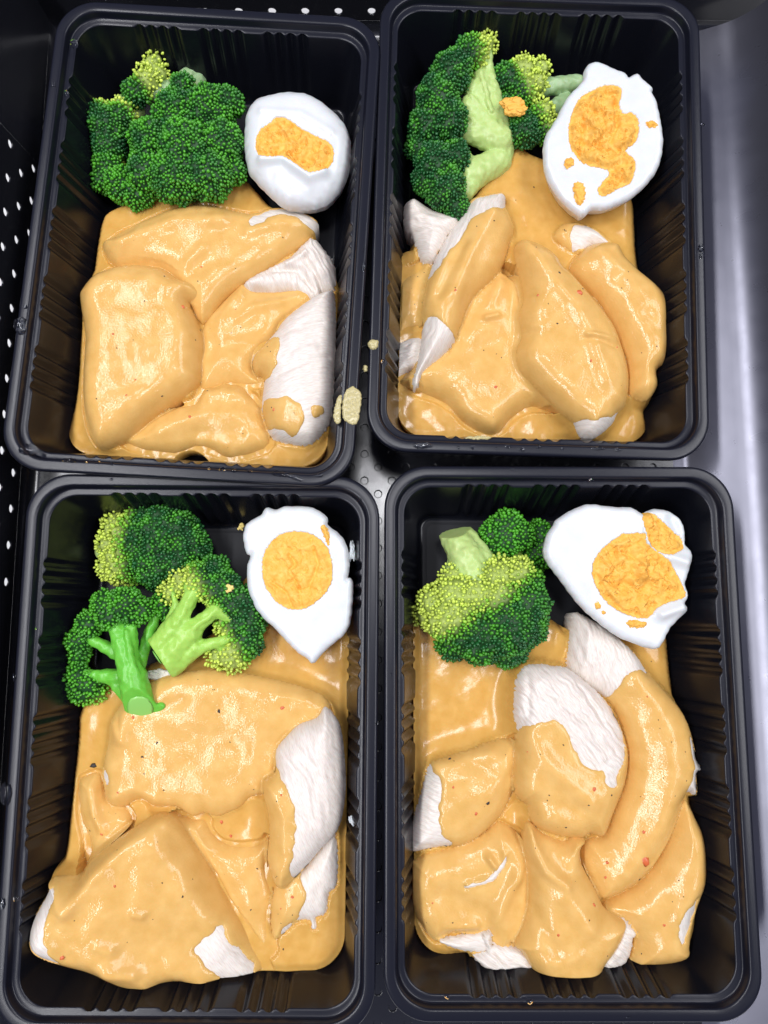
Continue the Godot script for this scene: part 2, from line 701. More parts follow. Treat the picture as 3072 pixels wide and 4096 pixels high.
func make_piece(f: Field, above: Array) -> void:
	var sp := f.spec
	var n := f.nx * f.nz
	var raw := f.s.duplicate()
	var tc := 0.0008
	var white: bool = sp.get("white", false) and not sp.has("coat")
	if not white:
		meet(f, above, 0.0030)
		settle(f, 0.0021, above, raw, 0.0022)
	var t := thing(sp.get("name", "chicken_piece"), sp.label, sp.get("cat", "chicken"), tf, sp.get("group", ""))
	var fib: float = sp.get("fib", 0.6)
	var fa: float = sp.get("fiber", 0.32) * 0.00062
	var meat := PackedFloat32Array(); meat.resize(n)
	var mm := PackedFloat32Array(); mm.resize(n)
	var coat := PackedFloat32Array(); coat.resize(n)
	var cm := PackedFloat32Array(); cm.resize(n)
	var cf := cos(fib)
	var sf := sin(fib)
	var sd: float = sp.get("seed", 0.0) * 11.0
	for j in f.nz:
		for i in f.nx:
			var k := j * f.nx + i
			var x := (i + f.ix) * G * 1000.0
			var z := (j + f.iz) * G * 1000.0
			var u := x * cf + z * sf
			var v := z * cf - x * sf
			v += 1.2 * nz.get_noise_2d(x * 0.11 + sd, z * 0.11)
			var b := f.bare[k]
			var fibre := fa * (nz.get_noise_2d(u * 0.035 + sd, v * 0.42) + 0.7 * nz.get_noise_2d(u * 0.07, v * 0.9 + sd) + 0.2 * nf.get_noise_2d(u * 0.35, v * 0.8))
			meat[k] = raw[k] - tc + (fibre if b < 0.002 else 0.0)
			mm[k] = f.d[k] - 0.0009 * clampf(b / 0.001, 0.0, 1.0)
			var q := clampf(b / 0.0024, 0.0, 1.0)
			coat[k] = f.s[k] - tc * (1.0 - sqrt(1.0 - (1.0 - q) * (1.0 - q))) + 0.00012
			cm[k] = minf(f.d[k], b)
	var o := Soup.new()
	var bottom: float = sp.get("base", 1.0) * 0.001
	sheet(o, f, mm, meat, bottom, fib)
	part("meat", o.mesh(), M.meat, t)
	if white:
		return
	o = Soup.new()
	sheet(o, f, cm, coat, bottom)
	if o.i.size():
		part("sauce_coating", o.mesh(), M.sauce, t)
	flecks(t, f, sp.get("flecks", 6), 0.0025)


func flecks(t: Node, f: Field, many: int, keep: float) -> void:
	if fleck_black == null:
		fleck_black = lump_mesh(1.0, 5, 3, 0.35)
		fleck_red = lump_mesh(1.0, 6, 4, 0.3)
	for m in f.spec.get("marks", []):
		var q := hit(f.spec.f, m[0], m[1], level(f.spec.e + f.spec.r * 0.8))
		var k := (roundi(q.y / G) - f.iz) * f.nx + roundi(q.x / G) - f.ix
		if k > 0 and k < f.s.size():
			var r: float = m[2] * 0.001
			var p := part("chili_fleck" if m[3] else "pepper_fleck", fleck_red if m[3] else fleck_black, M.chili if m[3] else M.pepper, t)
			p.position = Vector3(q.x, f.s[k] + r * 0.05, q.y)
			p.scale = Vector3(r * 1.25, r * 0.45, r)
			p.rotation.y = m[0]
	var tries := 0
	while many > 0 and tries < 300:
		tries += 1
		var i := rng.randi_range(3, f.nx - 4)
		var j := rng.randi_range(3, f.nz - 4)
		var k := j * f.nx + i
		if f.d[k] < keep or f.bare[k] < keep:
			continue
		many -= 1
		var red := rng.randf() < 0.16
		var r := rng.randf_range(0.00018, 0.00042) if not red else rng.randf_range(0.0004, 0.0008)
		var p := part("chili_fleck" if red else "pepper_fleck", fleck_red if red else fleck_black, M.chili if red else M.pepper, t)
		p.position = Vector3((i + f.ix) * G, f.s[k] + r * 0.05, (j + f.iz) * G)
		p.scale = Vector3(r * rng.randf_range(0.8, 1.5), r * 0.5, r)
		p.rotation.y = rng.randf() * TAU


func lump_mesh(r: float, seg: int, rings: int, jag: float, sd := 1) -> ArrayMesh:
	var rg := RandomNumberGenerator.new()
	rg.seed = sd * 131 + seg
	var st := SurfaceTool.new()
	st.begin(Mesh.PRIMITIVE_TRIANGLES)
	st.set_smooth_group(0)
	var pts := []
	for a in rings + 1:
		var row := []
		var th := PI * a / rings
		for b in seg:
			var ph := TAU * b / seg
			var q := r * (1.0 + rg.randf_range(-jag, jag))
			row.append(Vector3(sin(th) * cos(ph), cos(th), sin(th) * sin(ph)) * q)
		if a == 0 or a == rings:
			for b in seg:
				row[b] = row[0]
		pts.append(row)
	for a in rings:
		for b in seg:
			var p0: Vector3 = pts[a][b]
			var p1: Vector3 = pts[a][(b + 1) % seg]
			var p2: Vector3 = pts[a + 1][(b + 1) % seg]
			var p3: Vector3 = pts[a + 1][b]
			if a > 0:
				for v in [p0, p1, p2]:
					st.add_vertex(v)
			if a < rings - 1:
				for v in [p0, p2, p3]:
					st.add_vertex(v)
	st.index()
	st.generate_normals()
	return st.commit()


# ------------------------------------------------------------------ lofted trays and basket
# ring of a rounded rectangle with ribs: s runs round it; returns points (x, z) and whether it is on a rib
func ring_points(hx: float, hz: float, r: float, per: int) -> Array:
	var out := []
	var lx := 2.0 * (hx - r)
	var lz := 2.0 * (hz - r)
	var nl := per
	for side in 4:
		var along := lx if side % 2 == 0 else lz
		var count := nl if side % 2 == 0 else int(nl * 1.5)
		var dir: Vector2 = [Vector2(1, 0), Vector2(0, 1), Vector2(-1, 0), Vector2(0, -1)][side]
		var nrm: Vector2 = [Vector2(0, -1), Vector2(1, 0), Vector2(0, 1), Vector2(-1, 0)][side]
		var start: Vector2 = [Vector2(-hx + r, -hz), Vector2(hx, -hz + r), Vector2(hx - r, hz), Vector2(-hx, hz - r)][side]
		for k in count:
			out.append([start + dir * along * k / count, nrm, side, (float(k) / count - 0.5) * along])
		var c := start + dir * along - nrm * r
		for k in 14:
			var a := PI / 2 * k / 14
			var nn := nrm.rotated(a)
			out.append([c + nn * r, nn, -1, 0.0])
	return out


func rib(side: int, along: float, half: float) -> float:
	if side < 0:
		return 0.0
	var groups := 3 if side % 2 == 0 else 5
	var pitch := 2.0 * half / groups
	var u := fposmod(along + half, pitch) - pitch / 2
	var rp := 0.0054
	if absf(u) > rp * 2.0:
		return 0.0
	var v := fposmod(u, rp) / rp - 0.5
	return pow(cos(PI * v), 2.0) if absf(v) < 0.5 else 0.0


func loft(profile: Array, hx: float, hz: float, r: float, per: int, ribbed: bool) -> ArrayMesh:
	var o := Soup.new()
	var n := 0
	for p in profile.size():
		var ins: float = profile[p][0] * 0.001
		var y: float = profile[p][1] * 0.001
		var amp: float = profile[p][2] * 0.001 if profile[p].size() > 2 else 0.0
		var pts := ring_points(hx - ins, hz - ins, maxf(r - ins * 0.75, 0.003), per)
		n = pts.size()
		for q in pts:
			var pos: Vector2 = q[0]
			if ribbed and amp != 0.0:
				var half: float = (hx if int(q[2]) % 2 == 0 else hz) - 0.030
				if absf(q[3]) < half:
					pos += (q[1] as Vector2) * amp * rib(q[2], q[3], half)
			o.v.append(Vector3(pos.x, y, pos.y))
	var np := profile.size()
	o.n.resize(o.v.size())
	o.n.fill(Vector3.ZERO)
	for p in np - 1:
		for k in n:
			var a := p * n + k
			var b := p * n + (k + 1) % n
			var c := a + n
			var d := b + n
			var nn := (o.v[c] - o.v[a]).cross(o.v[d] - o.v[a]) + (o.v[d] - o.v[a]).cross(o.v[b] - o.v[a])
			nn = -nn
			for w in [a, b, c, d]:
				o.n[w] += nn
			o.i.append_array([a, b, d, a, d, c])
	for k in o.n.size():
		o.n[k] = -o.n[k].normalized()
	return o.mesh()


func build_trays() -> Array:
	var hx := TRAY_W / 2
	var hz := TRAY_L / 2
	var rim := loft([[0.35, -2.6], [0.1, -2.4], [0.15, -1.0], [0.45, -0.35], [1.0, -0.03], [1.7, 0.05], [3.0, 0.08], [4.1, 0.04], [4.7, -0.1], [5.1, -0.45], [5.35, -1.1], [5.7, -3.0], [5.95, -3.55], [6.4, -3.8], [7.4, -3.9], [8.1, -3.95, 0.7], [8.6, -4.1, 1.6], [8.8, -4.4, 1.9]], hx, hz, 0.0185, 110, true)
	var wall := loft([[8.8, -4.4, 1.9], [9.0, -5.2, 2.0], [9.6, -8.0, 2.0], [11.0, -14.5, 1.9], [12.4, -21.0, 1.8], [13.8, -27.5, 1.7], [15.2, -34.0, 1.5], [16.2, -38.6, 1.2], [16.7, -40.4, 0.5], [17.1, -41.3, 0.2], [17.9, -41.9], [18.8, -42.0]], hx, hz, 0.0185, 110, true)
	var floor_prof := [[18.8, -42.0], [20.5, -42.0], [20.9, -41.6], [30.0, -41.6], [45.0, -41.6], [60.0, -41.6], [70.0, -41.6], [71.5, -41.6]]
	var base := loft(floor_prof, hx, hz, 0.0185, 110, false)
	var proto := thing("meal_tray", "", "tray")
	for m in [["rim", rim, M.tray_rim], ["wall", wall, M.tray], ["floor_panel", base, M.tray_floor]]:
		var p := part(m[0], m[1], m[2], proto)
		p.position.y = DEPTH
	var pose := [[-0.0819, 0.0470, -0.1656, -0.0565, -0.0105, -0.0096], [0.0701, 0.0420, -0.1768, -0.0297, 0.0072, -0.0112], [-0.0775, 0.0446, 0.0538, -0.0079, 0.003, -0.0059], [0.0748, 0.0424, 0.0495, -0.0023, -0.0023, -0.0043]]
	var label := ["black ribbed plastic meal tray, upper left, its lower rim lying over the tray below", "black ribbed plastic meal tray, upper right, beside the grey strip of basket", "black ribbed plastic meal tray, lower left, holding three broccoli florets", "black ribbed plastic meal tray, lower right, holding a broken egg and one big floret"]
	var out := []
	for k in 4:
		var o: Node3D = proto if k == 0 else proto.duplicate()
		if k > 0:
			o.name = numbered("meal_tray")
			add_child(o, true)
		var a: Array = pose[k]
		var b := Basis(Vector3.UP, a[3]) * Basis(Vector3.RIGHT, a[4]) * Basis(Vector3.BACK, a[5])
		var t := Transform3D(b, Vector3(a[0], a[1], a[2])) * Transform3D(Basis(), Vector3(0, -DEPTH, 0))
		o.transform = t
		tag(o, label[k], "tray", "black meal trays in the basket")
		out.append(t)
	return out


# a flat sheet of square cells turned 45 degrees with round holes; uv plane given by origin, eu, ev; dimple > 0 closes the holes
func perforated(origin: Vector3, eu: Vector3, ev: Vector3, lu: float, lv: float, pitch: float, r: float, dimple: float) -> ArrayMesh:
	var o := Soup.new()
	var nrm := ev.cross(eu).normalized()
	var nu := int(lu / pitch)
	var nv := int(lv / pitch)
	var su := lu / nu
	var sv := lv / nv
	var seg := 16
	for j in nv:
		for i in nu:
			var u0 := i * su
			var v0 := j * sv
			var c := Vector2(u0 + su / 2, v0 + sv / 2)
			if (i + j) % 2 == 1:
				var b := o.v.size()
				for q in [[0, 0], [1, 0], [1, 1], [0, 1]]:
					o.v.append(origin + eu * (u0 + su * q[0]) + ev * (v0 + sv * q[1])); o.n.append(nrm)
				o.i.append_array([b, b + 1, b + 2, b, b + 2, b + 3])
				continue
			var b := o.v.size()
			for k in seg:
				var a := TAU * k / seg + PI / 4
				var dd := Vector2(cos(a), sin(a))
				var m := maxf(absf(dd.x), absf(dd.y))
				var q := c + Vector2(dd.x / m * su / 2, dd.y / m * sv / 2)
				var p := c + dd * r
				var p2 := c + dd * (r - 0.0005)
				o.v.append(origin + eu * q.x + ev * q.y); o.n.append(nrm)
				o.v.append(origin + eu * p.x + ev * p.y); o.n.append(nrm)
				o.v.append(origin + eu * p2.x + ev * p2.y - nrm * 0.0011); o.n.append((-(eu * dd.x + ev * dd.y)).normalized())
			for k in seg:
				var k2 := (k + 1) % seg
				var a0 := b + k * 3
				var a1 := b + k2 * 3
				o.i.append_array([a0, a1, a1 + 1, a0, a1 + 1, a0 + 1])
				o.i.append_array([a0 + 1, a1 + 1, a1 + 2, a0 + 1, a1 + 2, a0 + 2])
			if dimple > 0.0:
				var b2 := o.v.size()
				o.v.append(origin + eu * c.x + ev * c.y - nrm * 0.0010); o.n.append(nrm)
				for k in seg:
					var a := TAU * k / seg
					o.v.append(origin + eu * (c.x + cos(a) * r * 1.05) + ev * (c.y + sin(a) * r * 1.05) - nrm * 0.0010); o.n.append(nrm)
				for k in seg:
					o.i.append_array([b2, b2 + 1 + k, b2 + 1 + (k + 1) % seg])
	return o.mesh()


func strip(rows: Array, a: Vector3, b: Vector3, n: int) -> ArrayMesh:
	# extrudes a cross-section (offset vectors) from a to b
	var o := Soup.new()
	var turned := false
	for k in rows.size():
		var p: Vector3 = rows[k]
		var t: Vector3 = rows[mini(k + 1, rows.size() - 1)] - rows[maxi(k - 1, 0)]
		var nn := t.cross(b - a).normalized()
		if nn.y < 0.0:
			nn = -nn
			turned = true
		for i in n + 1:
			o.v.append(a.lerp(b, float(i) / n) + p); o.n.append(nn)
	for k in rows.size() - 1:
		for i in n:
			var q := k * (n + 1) + i
			if not turned:
				o.i.append_array([q, q + 1, q + n + 2, q, q + n + 2, q + n + 1])
			else:
				o.i.append_array([q, q + n + 2, q + 1, q, q + n + 1, q + n + 2])
	return o.mesh()


func build_basket() -> void:
	var floor_y := -0.0022
	var t := thing("perforated_basket", "black perforated plastic basket that holds all four trays", "basket")
	var x0 := -0.168
	var x1 := 0.142
	var z0 := -0.299
	var z1 := 0.20
	part("floor_panel", perforated(Vector3(x0, floor_y, z0), Vector3(1, 0, 0), Vector3(0, 0, 1), x1 - x0, z1 - z0, 0.0066, 0.0021, 1.0), M.basket, t)
	# right margin: a slope rising outwards, then a cove up to the side
	var rows := []
	rows.append(Vector3(0, 0, 0))
	for k in 6:
		var a := 0.42 * k / 5.0
		rows.append(Vector3(0.003 + 0.012 * sin(a), 0.0002 + 0.012 * (1.0 - cos(a)), 0))
	var p0: Vector3 = rows[-1]
	for k in range(1, 9):
		rows.append(p0 + Vector3(cos(0.42), sin(0.42), 0) * 0.024 * k / 8.0)
	p0 = rows[-1]
	for k in range(1, 15):
		var a := 0.42 + (PI / 2 - 0.2 - 0.42) * k / 14.0
		rows.append(p0 + Vector3(0.036 * (sin(a) - sin(0.42)), 0.036 * (cos(0.42) - cos(a)), 0))
	rows.append(rows[-1] + Vector3(0.006, 0.03, 0))
	part("side_margin", strip(rows, Vector3(x1, floor_y, z0), Vector3(x1, floor_y, z1), 2), M.margin, t)
	# left and far sides: a small cove, then the perforated sides
	for side in 2:
		var prof := []
		for k in 9:
			var a := (PI / 2 - 0.09) * k / 8.0
			var off := 0.007 * sin(a)
			var up := 0.007 * (1.0 - cos(a))
			prof.append(Vector3(-off, up, 0) if side == 0 else Vector3(0, up, -off))
		if side == 0:
			part("side_cove", strip(prof, Vector3(x0, floor_y, z0 - 0.02), Vector3(x0, floor_y, z1), 2), M.basket, t)
			part("perforated_side", perforated(Vector3(x0 - 0.00697, floor_y + 0.0064, z0 + 0.075), Vector3(0, 0, 1), Vector3(-0.09, 0.996, 0), -z0 - 0.075, 0.050, 0.0084, 0.0024, 0.0), M.basket, t)
			part("side_panel", strip([Vector3(0, 0, 0), Vector3(-0.0045, 0.050, 0)], Vector3(x0 - 0.00697, floor_y + 0.0064, z1), Vector3(x0 - 0.00697, floor_y + 0.0064, 0), 2), M.basket, t)
			part("side_panel", strip([Vector3(0, 0, 0), Vector3(-0.0045, 0.050, 0)], Vector3(x0 - 0.00697, floor_y + 0.0064, z0 + 0.075), Vector3(x0 - 0.00697, floor_y + 0.0064, z0 - 0.02), 2), M.basket, t)
		else:
			part("side_cove", strip(prof, Vector3(x0 - 0.02, floor_y, z0), Vector3(x1 + 0.06, floor_y, z0), 2), M.basket, t)
			part("perforated_side", perforated(Vector3(0.135, floor_y + 0.0064, z0 - 0.00697), Vector3(-1, 0, 0), Vector3(0, 0.996, -0.09), 0.24, 0.050, 0.0084, 0.0024, 0.0), M.basket, t)
			part("side_panel", strip([Vector3(0, 0, 0), Vector3(0, 0.050, -0.0045)], Vector3(x0 - 0.03, floor_y + 0.0064, z0 - 0.00697), Vector3(-0.105, floor_y + 0.0064, z0 - 0.00697), 2), M.basket, t)
			part("side_panel", strip([Vector3(0, 0, 0), Vector3(0, 0.050, -0.0045)], Vector3(0.135, floor_y + 0.0064, z0 - 0.00697), Vector3(x1 + 0.09, floor_y + 0.0064, z0 - 0.00697), 2), M.basket, t)
	var c := part("worktop", strip([Vector3(0, 0, 0), Vector3(1.6, 0, 0)], Vector3(-0.8, -0.006, -1.0), Vector3(-0.8, -0.006, 0.7), 2), M.counter, self)
	c.set_meta("kind", "structure")
	tag(c, "pale worktop seen through the holes of the basket", "worktop")


# ------------------------------------------------------------------ surface nets over tapered capsules
# prims: [a, b, ra, rb]; returns a Soup in metres
func nets(prims: Array, cell: float, soft: float, rough := 0.0, rough_freq := 200.0, cuts := []) -> Soup:
	var lo := Vector3.ONE * 9.0
	var hi := -lo
	for p in prims:
		for e in 2:
			var r: float = p[2 + e]
			lo = lo.min(p[e] - Vector3.ONE * r); hi = hi.max(p[e] + Vector3.ONE * r)
	var pad := cell * 3.0 + rough
	lo -= Vector3.ONE * pad
	hi += Vector3.ONE * pad
	var nx := ceili((hi.x - lo.x) / cell) + 1
	var ny := ceili((hi.y - lo.y) / cell) + 1
	var nzz := ceili((hi.z - lo.z) / cell) + 1
	var sx := 1
	var sy := nx
	var sz := nx * ny
	var f := PackedFloat32Array()
	f.resize(nx * ny * nzz)
	f.fill(0.02)
	for p in prims:
		var a: Vector3 = p[0]
		var b: Vector3 = p[1]
		var ra: float = p[2]
		var rb: float = p[3]
		var e := b - a
		var ll := maxf(e.length_squared(), 1e-12)
		var reach := maxf(ra, rb) + cell * 2.5 + soft
		var l := ((a.min(b) - Vector3.ONE * reach - lo) / cell).floor()
		var h := ((a.max(b) + Vector3.ONE * reach - lo) / cell).ceil()
		for k in range(maxi(0, int(l.z)), mini(nzz - 1, int(h.z)) + 1):
			for j in range(maxi(0, int(l.y)), mini(ny - 1, int(h.y)) + 1):
				var row := k * sz + j * sy
				for i in range(maxi(0, int(l.x)), mini(nx - 1, int(h.x)) + 1):
					var q := lo + Vector3(i, j, k) * cell - a
					var t := clampf(q.dot(e) / ll, 0.0, 1.0)
					var d := (q - e * t).length() - lerpf(ra, rb, t)
					var o := f[row + i]
					var m := maxf(soft - absf(o - d), 0.0) / soft
					f[row + i] = minf(o, d) - m * m * soft * 0.25
	if rough > 0.0:
		for k in nzz:
			for j in ny:
				for i in nx:
					var at := k * sz + j * sy + i
					if f[at] < 0.003 and f[at] > -0.003:
						var q := (lo + Vector3(i, j, k) * cell) * rough_freq
						f[at] += rough * nz.get_noise_3d(q.x, q.y, q.z)
	for c in cuts:
		var cn: Vector3 = c[1].normalized()
		var cp: Vector3 = c[0]
		for k in nzz:
			for j in ny:
				for i in nx:
					var at := k * sz + j * sy + i
					if f[at] < 0.004:
						f[at] = maxf(f[at], (lo + Vector3(i, j, k) * cell - cp).dot(cn))
	var o := Soup.new()
	var id := PackedInt32Array()
	id.resize(nx * ny * nzz)
	id.fill(-1)
	var off := PackedInt32Array([0, sx, sy, sx + sy, sz, sx + sz, sy + sz, sx + sy + sz])
	var pos: Array[Vector3] = [Vector3(0, 0, 0), Vector3(1, 0, 0), Vector3(0, 1, 0), Vector3(1, 1, 0), Vector3(0, 0, 1), Vector3(1, 0, 1), Vector3(0, 1, 1), Vector3(1, 1, 1)]
	var edge := PackedInt32Array([0, 1, 2, 3, 4, 5, 6, 7, 0, 2, 1, 3, 4, 6, 5, 7, 0, 4, 1, 5, 2, 6, 3, 7])
	for k in nzz - 1:
		for j in ny - 1:
			for i in nx - 1:
				var at := k * sz + j * sy + i
				var v0 := f[at]
				if v0 > cell * 3.0 or v0 < -cell * 3.0:
					continue
				var inside := 0
				for c in 8:
					if f[at + off[c]] < 0.0:
						inside += 1
				if inside == 0 or inside == 8:
					continue
				var sum := Vector3.ZERO
				var cnt := 0
				for e in 12:
					var c0 := edge[e * 2]
					var c1 := edge[e * 2 + 1]
					var a := f[at + off[c0]]
					var b := f[at + off[c1]]
					if (a < 0.0) != (b < 0.0):
						sum += pos[c0].lerp(pos[c1], a / (a - b))
						cnt += 1
				id[at] = o.v.size()
				o.v.append(lo + (Vector3(i, j, k) + sum / cnt) * cell)
				var gx := f[at + 1] + f[at + 1 + sy] + f[at + 1 + sz] + f[at + 1 + sy + sz] - f[at] - f[at + sy] - f[at + sz] - f[at + sy + sz]
				var gy := f[at + sy] + f[at + 1 + sy] + f[at + sy + sz] + f[at + 1 + sy + sz] - f[at] - f[at + 1] - f[at + sz] - f[at + 1 + sz]
				var gz := f[at + sz] + f[at + 1 + sz] + f[at + sy + sz] + f[at + 1 + sy + sz] - f[at] - f[at + 1] - f[at + sy] - f[at + 1 + sy]
				o.n.append(Vector3(gx, gy, gz).normalized())
	for k in range(1, nzz - 1):
		for j in range(1, ny - 1):
			for i in range(1, nx - 1):
				var at := k * sz + j * sy + i
				if id[at] < 0 and id[at - sx] < 0 and id[at - sy] < 0 and id[at - sz] < 0:
					continue
				var s := f[at] < 0.0
				for ax in 3:
					var st := sx if ax == 0 else sy if ax == 1 else sz
					if s != (f[at + st] < 0.0):
						var u := sy if ax == 0 else sz if ax == 1 else sx
						var w := sz if ax == 0 else sx if ax == 1 else sy
						var q0 := id[at]
						var q1 := id[at - u]
						var q2 := id[at - u - w]
						var q3 := id[at - w]
						if q0 < 0 or q1 < 0 or q2 < 0 or q3 < 0:
							continue
						if s:
							o.i.append_array([q0, q2, q1, q0, q3, q2])
						else:
							o.i.append_array([q0, q1, q2, q0, q2, q3])
	return o


# ------------------------------------------------------------------ broccoli
# blobs [[frame, x, y, height mm, radius mm]]; axis: the way the head faces; turn0: where the dark buds give way to pale ones along the axis
# stems [[x, y, h, r, x, y, h, r] in the same frame]
func floret(label: String, blobs: Array, axis: Vector3, turn0: float, stems: Array, stem_mat := "stem_pale", hue := 0.0, parts := {}) -> Node3D:
	axis = axis.normalized()
	var t := thing("broccoli_floret", label, "broccoli", tf)
	var prims := []
	var centre := Vector3.ZERO
	var total := 0.0
	for b in blobs:
		var c := pt(b[0], b[1], b[2], b[3])
		var r: float = b[4] * 0.001
		prims.append([c, c, r * 0.88, r * 0.88])
		centre += c * r * r
		total += r * r
		var n := int(r * r / 0.0000050) + 8
		for k in n:
			var y := 1.0 - 2.0 * (k + 0.5) / n
			var a := k * 2.39996 + rng.randf() * 0.5
			var d := Vector3(sqrt(1.0 - y * y) * cos(a), y, sqrt(1.0 - y * y) * sin(a))
			if d.dot(axis) < -0.6:
				continue
			var rr := rng.randf_range(0.0022, 0.0036)
			var q: Vector3 = c + d * (r - rr * rng.randf_range(0.75, 1.05))
			prims.append([q, q, rr, rr])
	centre /= total
	var crown := nets(prims, 0.00105, 0.0009, 0.0003, 350.0)
	var reach := 0.001
	for v in crown.v:
		reach = maxf(reach, absf((v - centre).dot(axis)))
	# buds on a spread of the surface's points
	var taken := {}
	var gap := 0.00122
	var order := range(crown.v.size())
	for k in range(order.size() - 1, 0, -1):
		var q := rng.randi_range(0, k)
		var w = order[k]; order[k] = order[q]; order[q] = w
	var xf: Array[Transform3D] = []
	var tint: Array[Color] = []
	for k in order:
		var v: Vector3 = crown.v[k]
		var key := Vector3i((v / gap).floor())
		var free := true
		for a in range(-1, 2):
			for b in range(-1, 2):
				for c in range(-1, 2):
					var kk := key + Vector3i(a, b, c)
					if taken.has(kk) and taken[kk].distance_squared_to(v) < gap * gap:
						free = false
		if not free:
			continue
		taken[key] = v
		var n: Vector3 = crown.n[k]
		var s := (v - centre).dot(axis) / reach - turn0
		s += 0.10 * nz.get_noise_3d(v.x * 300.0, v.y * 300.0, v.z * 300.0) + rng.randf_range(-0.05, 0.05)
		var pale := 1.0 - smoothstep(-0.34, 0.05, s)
		var r := rng.randf_range(0.00044, 0.00092) * (1.0 - 0.06 * pale)
		var out := rng.randf_range(-0.0001, 0.0006) + pale * rng.randf_range(0.0, 0.0019)
		var tip := (n + Vector3(rng.randf_range(-0.3, 0.3), rng.randf_range(-0.3, 0.3), rng.randf_range(-0.3, 0.3))).normalized()
		var side := tip.cross(Vector3(0.3, 0.5, 0.8)).normalized()
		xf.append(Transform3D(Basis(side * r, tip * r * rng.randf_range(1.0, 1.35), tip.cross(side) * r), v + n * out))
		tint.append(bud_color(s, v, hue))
	var mm := MultiMesh.new()
	mm.transform_format = MultiMesh.TRANSFORM_3D
	mm.use_colors = true
	mm.mesh = bud_mesh()
	mm.instance_count = xf.size()
	for k in xf.size():
		mm.set_instance_transform(k, xf[k])
		mm.set_instance_color(k, tint[k])
	var mi := MultiMeshInstance3D.new()
	mi.name = "buds"
	mi.multimesh = mm
	mi.material_override = M.bud
	mi.set_meta("kind", "stuff")
	for k in crown.v.size():
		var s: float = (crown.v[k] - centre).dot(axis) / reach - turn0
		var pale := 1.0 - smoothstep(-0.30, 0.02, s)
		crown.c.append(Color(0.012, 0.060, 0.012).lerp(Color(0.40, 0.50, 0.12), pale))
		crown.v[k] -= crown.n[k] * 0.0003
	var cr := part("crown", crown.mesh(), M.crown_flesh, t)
	cr.add_child(mi, true)
	if stems.size():
		var sp := []
		var f: int = blobs[0][0]
		for s in stems:
			sp.append([pt(f, s[0], s[1], s[2]), pt(f, s[4], s[5], s[6]), s[3] * 0.001, s[7] * 0.001])
		var cuts := []
		for c in parts.get("cuts", []):
			cuts.append([pt(f, c[0], c[1], c[2]), Vector3(c[3], c[4], c[5])])
		part("stem", nets(sp, 0.0008, 0.0009, 0.0004, 260.0, cuts).mesh(), M[stem_mat], t)
		for c in parts.get("pith", []):
			var d := lump_mesh(1.0, 14, 6, 0.05, 3)
			var p := part("cut_face", d, M.pith, t)
			var n := Vector3(c[3], c[4], c[5]).normalized()
			var sx := n.cross(Vector3(0, 0, 1)).normalized()
			p.transform = Transform3D(Basis(sx * c[6] * 0.001, n * 0.0005, sx.cross(n) * c[7] * 0.001), pt(f, c[0], c[1], c[2]) + n * 0.0001)
	return t


var _bud: ArrayMesh


func bud_mesh() -> ArrayMesh:
	if _bud == null:
		_bud = lump_mesh(1.0, 7, 5, 0.14)
	return _bud


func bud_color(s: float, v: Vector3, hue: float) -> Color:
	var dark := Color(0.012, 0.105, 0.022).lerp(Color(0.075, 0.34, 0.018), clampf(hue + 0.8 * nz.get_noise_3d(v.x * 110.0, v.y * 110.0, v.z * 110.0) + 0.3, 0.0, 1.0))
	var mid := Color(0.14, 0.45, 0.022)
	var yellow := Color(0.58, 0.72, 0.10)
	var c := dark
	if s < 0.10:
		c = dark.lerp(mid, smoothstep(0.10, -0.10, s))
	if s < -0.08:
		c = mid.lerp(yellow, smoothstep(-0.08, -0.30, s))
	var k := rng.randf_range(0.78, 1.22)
	return Color(c.r * k, c.g * k, c.b * k)


